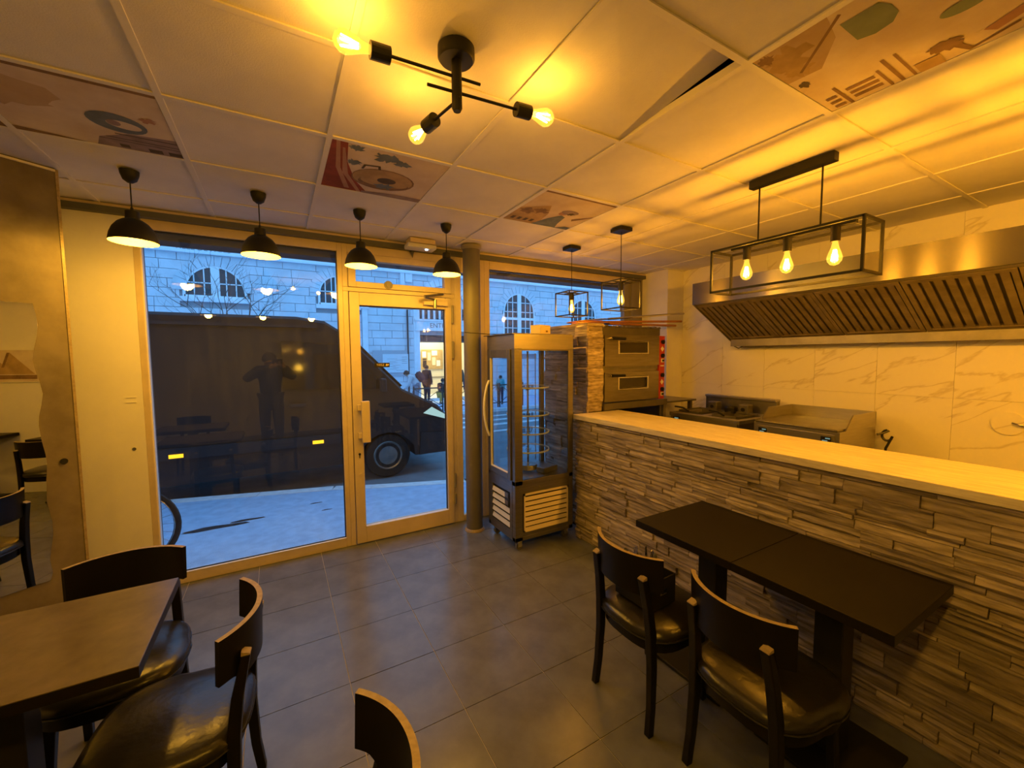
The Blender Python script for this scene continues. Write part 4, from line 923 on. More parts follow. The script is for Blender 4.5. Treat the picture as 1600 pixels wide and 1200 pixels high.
def cutlery(kind, x, y, ax, ay, ln, label):
    t = empty(kind, (1.50+x, 1.335+y, .478), 0, label, 'cutlery', 'steel cutlery standing in the black bin'); t.rotation_euler = (ax, ay, rr.uniform(0, 3))
    MB().box(-.004, .004, -.001, .001, 0, ln*.7).build('handle', M_CHROME, t)
    if kind == 'fork':
        b = MB().box(-.010, .010, -.001, .001, ln*.7, ln*.8)
        for k in (-.009, -.003, .003, .009): b.box(k-.0014, k+.0014, -.001, .001, ln*.8, ln)
        b.build('tines', M_CHROME, t)
    elif kind == 'spoon':
        b = MB(); b.prism([(0.0+.013*math.cos(a), ln*.85+.028*math.sin(a)) for a in [2*PI*k/14 for k in range(14)]], 'y', -.0015, .0015); b.build('bowl', M_CHROME, t)
    else:
        MB().prism([(-.006, ln*.68), (.006, ln*.68), (.007, ln*.95), (0, ln)], 'y', -.0008, .0008).build('blade', M_CHROME, t)
for k in range(10):
    kd = ('spoon', 'fork', 'knife', 'spoon', 'fork')[k % 5]
    lb = {'spoon': 'steel spoon standing upright in the black bin on the chair', 'fork': 'steel fork standing upright in the black bin on the chair', 'knife': 'steel knife standing upright in the black bin on the chair'}[kd]
    cutlery(kd, -.02+.05*(k % 2), -.06+.028*(k//2), rr.uniform(-.08, .08), rr.uniform(-.06, .2), rr.uniform(.20, .235), lb)

# ---------------------------------------------------------------- outside: ground, street, facade
GZ = -.10
struct(MB().prism([(3.75, GZ), (YW+.05, GZ), (YW+.05, GZ-.2), (3.75, GZ-.2)], 'x', -9, 9).build('sidewalk_threshold', M_KERB))
sw = MB().raw([(-9, 3.734, GZ), (9, 3.734, GZ), (9, 5.02, GZ), (3.6, 5.02, GZ), (2.2, 5.10, GZ), (1.0, 5.52, GZ), (.55, 5.72, GZ), (-.3, 5.95, GZ), (-1.4, 6.25, GZ), (-9, 6.3, GZ)], [tuple(range(10))]).build('sidewalk', M_SIDEW)
tag(sw, kind='structure')
edge = [(9, 5.02), (3.6, 5.02), (2.2, 5.10), (1.0, 5.52), (.55, 5.72), (-.3, 5.95), (-1.4, 6.25), (-9, 6.3)]
ki = MB()
kb = empty('kerb', (0, 0, 0)); tag(kb, kind='structure')
for k in range(len(edge)-1):
    a = Vector((*edge[k], 0)); c = Vector((*edge[k+1], 0)); n = max(1, round((c-a).length/.9)); 
    for j in range(n):
        p = a+(c-a)*(j/n+.004); q2 = a+(c-a)*((j+1)/n-.004); nn = Vector(((c-a).y, -(c-a).x, 0)).normalized()*.16
        if nn.y < 0: nn = -nn
        MB().hexa([(p.x, p.y, -.26), (q2.x, q2.y, -.26), (q2.x+nn.x, q2.y+nn.y, -.26), (p.x+nn.x, p.y+nn.y, -.26), (p.x, p.y, GZ+.004), (q2.x, q2.y, GZ+.004), (q2.x+nn.x, q2.y+nn.y, GZ+.004), (p.x+nn.x, p.y+nn.y, GZ+.004)]).build('kerb_stone', M_KERB, kb)
for (x, y, s) in ((-.62, 5.05, .5), (-.35, 5.12, .28), (.33, 5.3, .12), (.42, 5.0, .1)):
    pts = [(x+s*.55*math.cos(2*PI*k/16)*(1+.3*math.sin(3.1*k)), y+s*.10*math.sin(2*PI*k/16)*(1+.3*math.cos(5*k)), GZ+.003) for k in range(16)]
    m = MB(); m.face(pts); m.build('wet_patch', M_PUDDLE, sw)
road = MB().raw([(-25, 4.9, -.22), (35, 4.9, -.22), (35, 8.6, -.24), (-25, 8.6, -.24), (35, 14.3, -.55), (-25, 14.3, -.55)], [(0, 1, 2, 3), (3, 2, 4, 5)]).build('road', M_ASPH); tag(road, kind='structure')
fs_ = MB().box(-25, 35, 14.3, 18.2, -.9, -.43).build('far_sidewalk', M_SIDEW); tag(fs_, kind='structure')
MB().box(-25, 35, 14.12, 14.3, -.9, -.425).build('kerb_edge', M_KERB, fs_)
def roadz(y): return -.24-(y-8.6)*.31/5.7
for y0, y1 in ((9.0, 9.25), (10.2, 10.6), (11.3, 11.7), (12.5, 12.9)):
    MB().raw([(4.3, y0, roadz(y0)+.006), (8.6, y0, roadz(y0)+.006), (8.6, y1, roadz(y1)+.006), (4.3, y1, roadz(y1)+.006)], [(0, 1, 2, 3)]).build('road_stripe', M_LINEW, road)

# facade
fb = empty('school_building', (0, 18, 0), 0, 'long pale stone school facade across the street with arched windows', 'building')
DX0, DX1, DZ = 5.58, 7.9, 2.62
b = MB(); b.box(-22, DX0, .06, .5, -.5, 9); b.box(DX1, 40, .06, .5, -.5, 9); b.box(DX0, DX1, .06, .5, DZ, 9); b.build('wall', M_FMORT, fb)
openings = []; arcs = []
def archwin(cx, r, zs, z0, tall=False, name='window'):
    """arched window; spring line zs, sill z0"""
    n = 16; w = .34
    for k in range(n):
        a0, a1 = PI*k/n+.008, PI*(k+1)/n-.008
        pin = [(cx+r*math.cos(a), zs+r*math.sin(a)) for a in (a0, a1)]; pout = [(cx+(r+w)*math.cos(a), zs+(r+w)*math.sin(a)) for a in (a1, a0)]
        MB().prism([pin[0], pout[1], pout[0], pin[1]], 'y', -.035, .06).build('voussoir', M_FSTONE, fb)
    arcs.append((cx, zs, r+.08)); openings.append((cx-r-.13, cx+r+.13, z0-.17, z0)); openings.append((cx-r-.01, cx+r+.01, z0, zs))
    wo = MB().prism([(cx+(r+.01)*math.cos(PI*k/24), zs+(r+.01)*math.sin(PI*k/24)) for k in range(25)]+([(cx-r-.01, z0), (cx+r+.01, z0)] if zs-z0 > .01 else []), 'y', .03, .055).build('window', M_PANE, fb)
    bars = MB(); 
    ring = [(cx+r*math.cos(PI*k/24), zs+r*math.sin(PI*k/24)) for k in range(25)]; 
    for k in range(24):
        (xa, za), (xb, zb) = ring[k], ring[k+1]; f_ = .93
        bars.prism([(xa, za), (xb, zb), (cx+(xb-cx)*f_, zs+(zb-zs)*f_), (cx+(xa-cx)*f_, zs+(za-zs)*f_)], 'y', -.02, .03)
    for s in (-1, 1): bars.box(cx+s*r-.04, cx+s*r+.04, -.02, .03, z0, zs)
    mw = .13 if not tall else .11
    bars.box(cx-mw, cx+mw, -.025, .03, z0, zs+r*.985); bars.box(cx-r, cx+r, -.02, .03, z0, z0+.07)
    zz = [zs+.02] if not tall else [zs-.02-.02, zs-1.0, zs+.45*r]
    for s in (-1, 1):
        for u in ((.36, .68) if not tall else (.42, .74)):
            x = cx+s*r*u; ht = zs+math.sqrt(max(0, 1-u*u))*r*.97; bars.box(x-.018, x+.018, 0, .03, z0, ht)
    hgt = zs+r-z0
    for u in ((.45,) if not tall else (.08, .24, .40, .68, .84)):
        z = z0+hgt*u; rr_ = r if z < zs else math.sqrt(max(0, r*r-(z-zs)**2)); bars.box(cx-rr_, cx+rr_, 0, .03, z-.018, z+.018)
    if tall: bars.box(cx-r, cx+r, -.03, .03, z0+hgt*.54, z0+hgt*.54+.12)
    bars.build('window_bars', M_WINF, wo)
    MB().box(cx-r-.12, cx+r+.12, -.10, .06, z0-.16, z0).build('sill', M_FTRIM, fb)
    return wo
archwin(-1.81, .90, 4.0, 3.78); archwin(2.25, .72, 4.2, 3.75); archwin(-5.9, .90, 4.0, 3.78)
archwin(10.78, .90, 3.9, 1.9, True); archwin(14.95, .90, 3.85, 1.8, True); archwin(18.9, .90, 3.85, 1.8, True)
# arch ring over the entrance
for k in range(16):
    a0, a1 = PI*k/16+.01, PI*(k+1)/16-.01; cx, zs = 6.75, 3.86
    MB().prism([(cx+1.0*math.cos(a0), zs+1.0*math.sin(a0)), (cx+1.32*math.cos(a0), zs+1.32*math.sin(a0)), (cx+1.32*math.cos(a1), zs+1.32*math.sin(a1)), (cx+1.0*math.cos(a1), zs+1.0*math.sin(a1))], 'y', -.05, .06).build('voussoir', M_FTRIM, fb)
openings.append((5.3, 8.2, -.5, 3.86)); arcs.append((6.75, 3.86, 1.05))
MB().prism([(6.75+.98*math.cos(PI*k/20), 3.86+.98*math.sin(PI*k/20)) for k in range(21)], 'y', .02, .055).build('arch_panel', M_FSTONE, fb)
# jambs + lintel + balusters + entrance sign
MB().box(5.30, 5.58, -.03, .06, -.43, 3.86).box(7.9, 8.2, -.03, .06, -.43, 3.86).build('door_surround', M_FTRIM, fb, bevel=.02)
ls = MB().box(5.40, 8.1, -.06, .06, 2.82, 3.28).build('door_lintel', M_FTRIM, fb); MB().box(5.34, 8.16, -.10, -.06, 3.24, 3.32).box(5.34, 8.16, -.10, -.06, 2.80, 2.86).build('lintel_moulding', M_FTRIM, fb)
M_ENGR = mat('engraved_dark', (.22, .22, .22), .9)
text('lettering', 'ENTREE', M_ENGR, fb, (6.55, -.064, 3.04), (PI/2, 0, 0), .30, .002)
MB().box(5.58, 7.9, .02, .058, 3.34, 3.84).build('transom_panel', M_PANE, fb)
for k in range(9): MB().box(5.70+k*.26, 5.80+k*.26, -.02, .03, 3.34, 3.84).build('baluster', M_FTRIM, fb)
tb = MB().box(DX0, DX1, .30, .34, 2.0, DZ).build('door_transom', M_PANE, fb)
MB().box(DX0, DX1, .28, .30, 1.97, 2.03).box(5.95, 6.0, .28, .30, 2.0, DZ).box(6.7, 6.75, .28, .30, 2.0, DZ).build('transom_bars', M_JAMB, tb)
tb.location = (0, 0, .32)
# entrance hall
M_HALL = mat('hall_wall', (.75, .68, .50), .8)
b = MB(); b.box(DX0-.6, DX1+.6, 2.4, 2.5, -.5, 3.2); b.box(DX0-.7, DX0-.6, .5, 2.5, -.5, 3.2); b.box(DX1+.6, DX1+.7, .5, 2.5, -.5, 3.2); b.box(DX0-.7, DX1+.7, .5, 2.5, 3.0, 3.1); hall = b.build('hall_wall', M_HALL, fb)
MB().box(DX0-.7, DX1+.7, .3, 2.4, -.45, -.30).build('hall_floor', M_KERB, fb)
MB().box(DX0-.6, DX1+.6, 2.36, 2.4, .55, .60).build('hall_rail', M_JAMB, fb)
al = bpy.data.lights.new('hall_light', 'AREA'); al.energy = 130; al.color = (1, .86, .52); al.size = 1.6; ao = bpy.data.objects.new('hall_light', al); C.objects.link(ao); ao.parent = fb; ao.location = (6.7, 1.3, 2.95)
nb = MB().box(6.35, 7.5, 2.33, 2.36, 1.0, 2.0).build('notice_board', P_OC, fb)
for x, z, w, h, mm in ((6.4, 1.6, .2, .3, M_WHITE), (6.42, 1.1, .2, .35, M_BLKPL), (6.68, 1.45, .16, .4, M_CREAMP), (6.9, 1.7, .3, .25, M_WHITE), (6.92, 1.2, .18, .4, M_CREAMP), (7.15, 1.15, .2, .3, M_WHITE), (6.42, 1.48, .2, .06, M_BLKPL)): MB().box(x, x+w, 2.325, 2.33, z, z+h).build('notice', mm, nb)
# frieze with inscription, cornice
MB().box(-22, 40, -.10, .06, 5.33, 5.75).build('frieze', M_FTRIM, fb); MB().box(-22, 40, -.16, .06, 5.26, 5.33).build('string_course', M_FTRIM, fb)
text('lettering', 'VILLE DE PARIS', M_ENGR, fb, (-2.1, -.104, 5.445), (PI/2, 0, 0), .24, .002)
# pilaster, pipe, notice frame
MB().box(3.12, 3.34, -.09, .06, -.43, 3.66).box(3.06, 3.40, -.13, .06, 3.66, 3.82).build('pilaster', M_FTRIM, fb)
openings.append((3.1, 3.36, -.5, 3.8))
MB().tube([(5.02, -.06, -.43), (5.02, -.06, 3.7)], .035, 10).build('downpipe', M_RAILM, fb)
MB().box(4.74, 4.92, -.13, .06, 4.75, 5.30).box(4.95, 5.25, -.13, .06, 4.9, 5.3).build('bracket', M_FTRIM, fb)
MB().box(3.5, 5.05, -.07, -.03, .80, 1.92).build('notice_frame', mat('notice_frame_grey', (.40, .44, .48), .7), fb)
pn = MB().box(3.90, 5.0, -.10, -.07, .96, 1.76).build('notice_panel', mat('notice_blue_white', (.66, .72, .76), .6), fb)
b = MB()
for k in range(10):
    x = 4.0+random.random()*.5; z = 1.05+k*.055; b.box(x, x+.25+random.random()*.2, -.103, -.10, z, z+.01)
for k in range(4): b.box(4.72, 4.94, -.103, -.10, 1.62-k*.09, 1.635-k*.09)
b.build('print_lines', M_ENGR, pn)
# stone courses as one joined part
sb = MB(); z = -.43; row = 0; rs = random.Random(11)
while z < 5.24:
    h = .32; x = -12-rs.random(); 
    while x < 24:
        l = rs.uniform(.45, 1.25); g = .008; x0, x1, z0, z1 = x+g, x+l-g, z+g, min(z+h-g, 5.26)
        segs = [(x0, x1)]; bl_ = [(o[0], o[1]) for o in openings if z0 < o[3]-.01 and z1 > o[2]+.01]
        for cx, zs, r in arcs:
            dz = max(z0-zs, 0)
            if z1 > zs+.02 and dz < r: hw = math.sqrt(r*r-dz*dz); bl_.append((cx-hw, cx+hw))
        for a, c in bl_:
            ns = []
            for p, q_ in segs:
                if c <= p or a >= q_: ns.append((p, q_)); continue
                if a-p > .03: ns.append((p, a))
                if q_-c > .03: ns.append((c, q_))
            segs = ns
        for p, q_ in segs: sb.box(p, q_, -rs.uniform(.0, .014), .062, z0, z1)
        x += l
    z += h
tag(sb.build('stone_blocks', M_FSTONE, fb), kind='stuff')

# tree
tr_ = empty('street_tree', (-.75, 10.2, -.25), 0, 'bare leafless tree on the street in front of the half round window', 'tree')
tb_ = MB(); rt_ = random.Random(4)
tb_.tube([(0, 0, 0), (.02, 0, 1.2), (0, .02, 2.15)], .07, 8, [.09, .075, .06]); tb_.build('trunk', M_BARK, tr_, smooth=True)
def branch(b, p, d, L, r, dep):
    p = Vector(p); pts = [p]; rs_ = [r]
    for k in range(4):
        d = (d+Vector((rt_.uniform(-.25, .25), rt_.uniform(-.25, .25), rt_.uniform(-.10, .16)))).normalized(); p = p+d*L/4; pts.append(p); rs_.append(r*(1-.17*(k+1)))
        if dep > 0 and k > 0:
            nd = (d+Vector((rt_.uniform(-1, 1), rt_.uniform(-1, 1), rt_.uniform(-.1, .7)))).normalized(); branch(b, p, nd, L*.6, r*.5, dep-1)
    b.tube(pts, r, 5, rs_)
for k in range(7):
    a = 2*PI*k/7; b = MB(); branch(b, (0, 0, 2.1), Vector((math.cos(a), .6*math.sin(a), .9)).normalized(), 1.1, .015, 3); b.build('branch', M_BARK, tr_)

# railing
def railing(x0, x1, y, label):
    z = -.43; t = empty('street_railing', (x0, y, z), 0, label, 'railing', 'low dark street railings on the far kerb'); w = x1-x0
    MB().tube([(0, 0, .90), (w, 0, .90)], .025, 8).build('top_rail', M_RAILM, t)
    MB().tube([(0, 0, .18), (w, 0, .18)], .018, 8).build('bottom_rail', M_RAILM, t)
    for x in (0, w): MB().tube([(x, 0, 0), (x, 0, .98)], .03, 8).build('post', M_RAILM, t)
    MB().tube([(0, 0, .18), (w, 0, .90)], .012, 6).tube([(0, 0, .90), (w, 0, .18)], .012, 6).build('cross_brace', M_RAILM, t)
rl = ['dark railing section in front of the lit entrance, seen through the door', 'dark railing section before the child, beside the door hinge', 'dark railing section behind the round grey column', 'dark railing section seen through the side glass of the cabinet']
for k in range(4): railing(4.25+k*1.18, 5.35+k*1.18, 14.6, rl[k])

# ---------------------------------------------------------------- people
def person(name, label, loc, rz, scale, pose, top, bot, skin, hair, cat='person', grp=None):
    t = empty(name, loc, rz, label, cat, grp)
    J = dict(pel=(0, 0, .95), spi=(0, .0, 1.15), che=(0, 0, 1.36), nec=(0, 0, 1.50), hed=(0, .01, 1.60), top=(0, .01, 1.70),
             hiR=(.09, 0, .92), knR=(.10, .02, .50), anR=(.10, 0, .09), foR=(.11, .14, .03), hiL=(-.09, 0, .92), knL=(-.10, .02, .50), anL=(-.10, 0, .09), foL=(-.11, .14, .03),
             shR=(.18, 0, 1.42), elR=(.23, .02, 1.14), wrR=(.24, .08, .90), haR=(.24, .10, .82), shL=(-.18, 0, 1.42), elL=(-.23, .02, 1.14), wrL=(-.24, .08, .90), haL=(-.24, .10, .82))
    J.update(pose)
    Rr = dict(pel=.13, spi=.12, che=.14, nec=.055, hed=.095, top=.055, hiR=.09, knR=.06, anR=.042, foR=.035, hiL=.09, knL=.06, anL=.042, foL=.035, shR=.065, elR=.045, wrR=.03, haR=.035, shL=.065, elL=.045, wrL=.03, haL=.035)
    E = [('pel', 'spi'), ('spi', 'che'), ('che', 'nec'), ('nec', 'hed'), ('hed', 'top'), ('pel', 'hiR'), ('hiR', 'knR'), ('knR', 'anR'), ('anR', 'foR'), ('pel', 'hiL'), ('hiL', 'knL'), ('knL', 'anL'), ('anL', 'foL'), ('che', 'shR'), ('shR', 'elR'), ('elR', 'wrR'), ('wrR', 'haR'), ('che', 'shL'), ('shL', 'elL'), ('elL', 'wrL'), ('wrL', 'haL')]
    def skinned(nm, keys, edges, rad, m, sub=1):
        idx = {k: i for i, k in enumerate(keys)}; me = bpy.data.meshes.new(nm); me.from_pydata([tuple(c*scale for c in J[k]) for k in keys], [(idx[a], idx[b_]) for a, b_ in edges if a in idx and b_ in idx], [])
        o = bpy.data.objects.new(nm, me); C.objects.link(o); o.parent = t
        sk = o.modifiers.new('skin', 'SKIN'); me.skin_vertices[0].data[0].use_root = True
        for k, i in idx.items(): r_ = rad(k)*scale; me.skin_vertices[0].data[i].radius = (r_, r_)
        sk.use_smooth_shade = True; s_ = o.modifiers.new('sub', 'SUBSURF'); s_.levels = sub; s_.render_levels = sub
        me.materials.append(m); return o
    skinned('body', list(J), E, lambda k: Rr[k], skin, 2)
    ck = ['pel', 'spi', 'che', 'nec', 'shR', 'elR', 'wrR', 'shL', 'elL', 'wrL']
    skinned('coat', ck, E, lambda k: Rr[k]*(.9 if k == 'nec' else 1.25)+.012, top, 2)
    skinned('trousers', ['pel', 'hiR', 'knR', 'anR', 'hiL', 'knL', 'anL'], E, lambda k: Rr[k]*1.15+.01, bot, 2)
    for s in ('R', 'L'):
        f = Vector(J['fo'+s]); a = Vector(J['an'+s]); MB().hexa([tuple(scale*c for c in v) for v in [(f.x-.045, a.y-.07, a.z-.09), (f.x+.045, a.y-.07, a.z-.09), (f.x+.045, f.y+.06, f.z-.03), (f.x-.045, f.y+.06, f.z-.03), (f.x-.04, a.y-.06, a.z+.0), (f.x+.04, a.y-.06, a.z+.0), (f.x+.04, f.y+.05, f.z+.035), (f.x-.04, f.y+.05, f.z+.035)]]).build('shoe', M_BLKPL, t, bevel=.01)
    h = Vector(J['hed'])*scale; r = .108*scale
    hb = MB(); hb.lathe([(r*math.sin(PI*k/10*.62+.001), r*1.1*math.cos(PI*k/10*.62)) for k in range(11)], n=14); hb.v = [(v[0]+h.x, v[1]+h.y-.018*scale, v[2]+h.z+.015*scale) for v in hb.v]; hb.build('hair', hair, t, smooth=True)
    for s in (-1, 1):
        MB().lathe([(.0001, -.009*scale), (.009*scale, 0), (.0001, .009*scale)], (h.x+s*.034*scale, h.y+.083*scale, h.z+.012*scale), 8).build('eye', M_BLKPL, t)
        MB().lathe([(.0001, -.03*scale), (.012*scale, 0), (.0001, .028*scale)], (h.x+s*.096*scale, h.y, h.z), 8).build('ear', skin, t)
    MB().raw([(h.x-.012*scale, h.y+.088*scale, h.z-.02*scale), (h.x+.012*scale, h.y+.088*scale, h.z-.02*scale), (h.x, h.y+.112*scale, h.z-.02*scale), (h.x, h.y+.090*scale, h.z+.015*scale)], [(0, 1, 2), (0, 2, 3), (1, 3, 2), (0, 3, 1)]).build('nose', skin, t)
    return t
SKN = mat('skin', (.45, .28, .19), .6); HAIRD = mat('hair_dark', (.03, .022, .018), .7)
def fab(n, c): return mat(n, c, .9, noise=.15, nscale=20)
NAVY = fab('fabric_navy', (.03, .04, .08)); DARK = fab('fabric_dark', (.025, .022, .03)); GREY = fab('fabric_grey', (.25, .27, .32)); PURP = fab('fabric_plum', (.05, .035, .055)); YEL = fab('fabric_yellow', (.65, .38, .08)); CYAN = fab('fabric_cyan', (.05, .50, .55)); WHT = fab('fabric_white', (.6, .62, .66)); GRN = fab('fabric_green', (.03, .07, .06))
p1 = person('person', 'person in pale coat with a dark backpack, bending forward by the far railing', (4.62, 15.4, -.43), math.radians(70), 1.0,
    dict(pel=(0, -.05, .92), spi=(0, .05, 1.10), che=(0, .20, 1.26), nec=(0, .32, 1.36), hed=(0, .41, 1.42), top=(0, .47, 1.50), shR=(.18, .22, 1.30), elR=(.22, .30, 1.02), wrR=(.20, .45, .85), haR=(.2, .5, .8), shL=(-.18, .22, 1.30), elL=(-.22, .30, 1.02), wrL=(-.2, .45, .85), haL=(-.2, .5, .8), knR=(.1, .2, .5), anR=(.1, .22, .09), foR=(.11, .36, .03), knL=(-.1, .02, .5), anL=(-.1, -.28, .10), foL=(-.11, -.16, .03)), WHT, GREY, SKN, HAIRD)
bp = MB(); bp.lathe([(.0001, -.22), (.10, -.20), (.15, -.10), (.15, .06), (.12, .18), (.0001, .22)], (0, 0, 0), 14); bo = bp.build('backpack', PURP, p1, smooth=True); bo.location = (0, -.12, 1.30); bo.rotation_euler = (-.6, 0, 0)
person('person', 'person in long dark coat standing in the lit school doorway', (5.80, 17.85, -.43), math.radians(-60), .98, {}, DARK, DARK, SKN, HAIRD)
person('person', 'person crouching in the doorway in black jacket and yellow trousers', (6.28, 17.15, -.43), math.radians(180), .95,
    dict(pel=(0, -.15, .42), spi=(0, -.08, .62), che=(0, .02, .82), nec=(0, .08, .95), hed=(0, .12, 1.05), top=(0, .13, 1.15), hiR=(.10, -.12, .40), knR=(.14, .25, .48), anR=(.14, .12, .09), foR=(.14, .26, .03), hiL=(-.10, -.12, .40), knL=(-.14, .25, .40), anL=(-.14, .20, .09), foL=(-.14, .34, .03), shR=(.18, .03, .88), elR=(.24, .18, .68), wrR=(.14, .32, .58), haR=(.10, .36, .56), shL=(-.18, .03, .88), elL=(-.24, .18, .68), wrL=(-.14, .32, .58), haL=(-.1, .36, .56)), DARK, YEL, SKN, HAIRD)
person('person', 'person in dark green coat half hidden by the door frame', (7.15, 17.4, -.43), math.radians(150), .98, {}, GRN, DARK, SKN, HAIRD)
person('person', 'child in navy jacket walking on the far pavement beside the column', (6.82, 15.5, -.43), math.radians(160), .77,
    dict(knR=(.1, .14, .5), anR=(.1, .16, .09), foR=(.11, .3, .03), knL=(-.1, -.02, .5), anL=(-.1, -.24, .1), foL=(-.11, -.12, .03)), NAVY, NAVY, SKN, HAIRD)
person('person', 'child in turquoise jacket seen through the side glass of the cabinet', (8.32, 15.5, -.43), math.radians(140), .72, {}, CYAN, NAVY, SKN, HAIRD)
# the photographer, seen only as a reflection in the shop window
ph = person('person', 'person in dark sweater holding up a phone, reflected in the window', (-.12, -.52, 0), 0, 1.0,
    dict(hed=(0, .06, 1.60), top=(0, .06, 1.70), elR=(.36, .06, 1.30), wrR=(.20, .30, 1.50), haR=(.17, .34, 1.55), elL=(-.36, .06, 1.28), wrL=(.02, .28, 1.48), haL=(.06, .32, 1.53)), DARK, DARK, SKN, HAIRD)
fg = MB()
for i, (bx, bz, sx) in enumerate([(.17, 1.55, -1), (.06, 1.53, 1)]):
    for k in range(4): fg.tube([(bx, .34, bz+.02-.016*k), (bx+sx*.03, .375, bz+.022-.016*k), (bx+sx*.045, .352, bz+.02-.016*k)], .008, 6)
    fg.tube([(bx, .33, bz-.02), (bx+sx*.02, .34, bz-.05)], .009, 6)
fg.build('fingers', SKN, ph)
pe = MB().box(-.04, .04, -.004, .004, -.075, .075).build('phone', M_BLKPL, None, bevel=.003); pe.location = (-.005, -.165, 1.575); pe.rotation_euler = (0, PI/2, 0); tag(pe, 'black phone held up by the reflected person', 'phone')

# ---------------------------------------------------------------- van
vn = empty('van', (0, 6.3, -.22), 0, 'black panel van standing in the street close to the window', 'vehicle')
vb = MB()
prof = [(-3.4, .42), (-3.4, 2.32), (-3.3, 2.42), (.25, 2.42), (.62, 2.36), (.86, 2.20), (1.66, 1.36), (2.22, 1.08), (2.38, .90), (2.42, .55), (2.40, .34), (-3.4, .34)]
wheels = (-2.3, 1.42)
def vprof():
    out = [(-3.4, .34), (-3.4, 2.30), (-3.28, 2.42), (.25, 2.42), (.60, 2.37), (.86, 2.20), (1.66, 1.36), (2.22, 1.08), (2.38, .90), (2.42, .55), (2.40, .30)]
    for cx in wheels[::-1]:
        out += [(cx+.42*math.cos(PI*k/10), .34+.42*math.sin(PI*k/10)*.95) if 0 < k < 10 else (cx+(.42 if k == 0 else -.42), .30) for k in range(11)]
    return out
vp_ = vprof(); n = len(vp_)
secs = [(0, .06), (.02, .0), (1.96, .0), (2.0, .06)]
# body with tumblehome: two inner rings slightly inset in z
V = []
for (y, ins) in secs:
    for (x, z) in vp_:
        yy = y
        if z > 1.2: yy = y+(z-1.2)*.07*(1 if y < 1 else -1)
        V.append((x*(1-ins*.02), yy, z-(ins*.6 if z > .5 else 0)))
F = [tuple(range(n-1, -1, -1)), tuple(range(3*n, 4*n))]
for s in range(3):
    for i in range(n): F.append((s*n+i, s*n+(i+1) % n, (s+1)*n+(i+1) % n, (s+1)*n+i))
vb.raw(V, F); vo = vb.build('body', M_VAN, vn); vo.modifiers.new('tri', 'TRIANGULATE')
def inset(z): return (z-1.2)*.07 if z > 1.2 else 0
MB().hexa([(.90, .08, 2.145), (.90, 1.92, 2.145), (1.63, 1.94, 1.385), (1.63, .06, 1.385), (.93, .08, 2.18), (.93, 1.92, 2.18), (1.67, 1.94, 1.41), (1.67, .06, 1.41)]).build('windscreen', M_VANG, vn)
def sidepoly(pts, y0): return [(x, y0+inset(z), z) for x, z in pts]
def sideplate(name, pts, m, d=.012, par=vn):
    a = [(x, -.004-d+inset(z), z) for x, z in pts]; c = [(x, .01+inset(z), z) for x, z in pts]; k = len(pts)
    b = MB(); b.raw(a+c, [tuple(range(k)), tuple(range(2*k-1, k-1, -1))]+[(i, k+i, k+(i+1) % k, (i+1) % k) for i in range(k)]); return b.build(name, m, par)
sideplate('side_window', [(.05, 1.42), (1.42, 1.38), (1.30, 1.52), (.78, 2.05), (.05, 2.08)], M_VANG)
sideplate('side_moulding', [(-3.38, .62), (.95, .62), (.95, .76), (-3.38, .76)], M_PLASD)
for x in (-.02, -1.35): sideplate('panel_seam', [(x, .36), (x+.012, .36), (x+.012, 2.3), (x, 2.3)], M_PLASD, .002)
sideplate('roof_rail', [(-3.3, 2.27), (.5, 2.27), (.5, 2.31), (-3.3, 2.31)], M_PLASD, .02)
AMB = emis('marker_amber', (1, .48, .02), 2.2)
for x in (-1.12, .45): sideplate('side_marker', [(x-.07, .645), (x+.07, .645), (x+.07, .69), (x-.07, .69)], AMB, .022)
sideplate('bumper', [(1.90, .30), (2.43, .32), (2.45, .62), (1.93, .66)], M_PLASD, .02)
HL = emis('headlamp_glow', (.55, .85, .85), .8)
sideplate('headlight', [(1.98, .96), (2.36, .84), (2.37, .90), (2.12, 1.05)], HL, .012)
mr = MB().box(1.30, 1.38, -.20, -.05, 1.34, 1.54).build('side_mirror', M_PLASD, vn, bevel=.02); MB().box(1.32, 1.36, -.06, .06, 1.40, 1.46).build('mirror_arm', M_PLASD, vn)
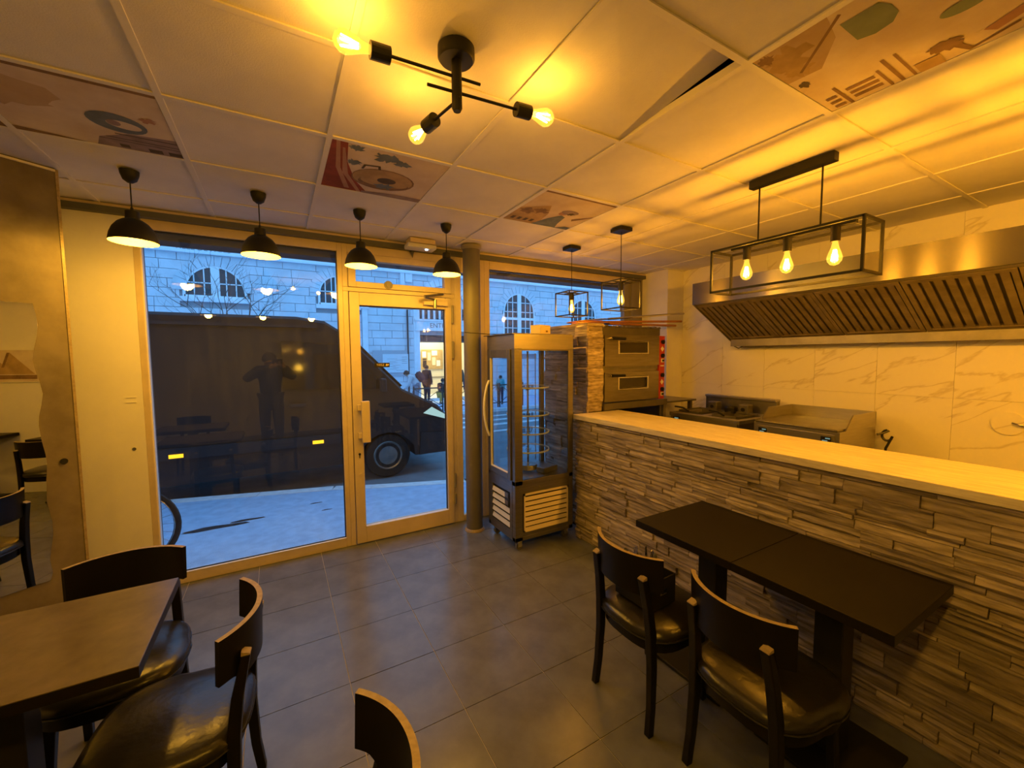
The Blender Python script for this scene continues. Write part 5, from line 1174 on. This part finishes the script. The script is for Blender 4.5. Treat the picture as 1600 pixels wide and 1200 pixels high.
sideplate('door_handle', [(.12, 1.18), (.32, 1.18), (.32, 1.22), (.12, 1.22)], M_PLASD, .03)
for cx in wheels:
    for y in (.02, 1.76):
        w = MB().lathe([(.0001, 0), (.20, .0), (.32, .0), (.345, .03), (.345, .19), (.32, .22), (.0001, .22)], (cx, y, .345), 30, 'y').build('wheel', M_TYRE, vn, smooth=True)
        MB().lathe([(.0001, -.012), (.05, -.012), (.18, .005), (.21, -.012), (.22, .0)], (cx, y, .345), 24, 'y').build('hubcap', M_STEELD, w, smooth=True)

# ---------------------------------------------------------------- bicycle outside behind the white wall
bi = empty('bicycle', (-1.11, 4.35, GZ), 0, 'bicycle parked outside, only its front wheel showing at the window edge', 'bicycle')
for k, x in enumerate((0, -1.04)):
    wl = MB(); pts = [(x+.325*math.cos(2*PI*j/40), 0, .345+.325*math.sin(2*PI*j/40)) for j in range(41)]; wl.tube(pts, .020, 8); wo = wl.build('wheel', M_TYRE, bi, smooth=True)
    rm = MB(); pts = [(x+.300*math.cos(2*PI*j/40), 0, .345+.300*math.sin(2*PI*j/40)) for j in range(41)]; rm.tube(pts, .009, 6); rm.build('rim', M_CHROME, wo)
    sp_ = MB()
    for j in range(24):
        a = 2*PI*j/24; sp_.tube([(x+.02*math.cos(a+.8), .012*(-1)**j, .345+.02*math.sin(a+.8)), (x+.298*math.cos(a), 0, .345+.298*math.sin(a))], .0014, 4)
    sp_.build('spokes', M_STEELD, wo)
MB().tube([(0, 0, .345), (-.14, 0, .78), (-.17, 0, .92)], .013, 8).build('fork', M_BLACK, bi)
MB().tube([(-.16, 0, .86), (-.62, 0, .86), (-.50, 0, .32), (-.14, 0, .76)], .015, 8).tube([(-.62, 0, .90), (-1.04, 0, .345), (-.50, 0, .32)], .012, 8).build('bike_frame', M_BLACK, bi)
MB().tube([(-.17, -.25, .98), (-.17, 0, .95), (-.17, .25, .98)], .012, 8).build('handlebar', M_BLACK, bi)
MB().lathe([(.0001, 0), (.07, 0), (.06, .04), (.0001, .05)], (-.66, 0, .95), 14).build('saddle', M_BLACK, bi)
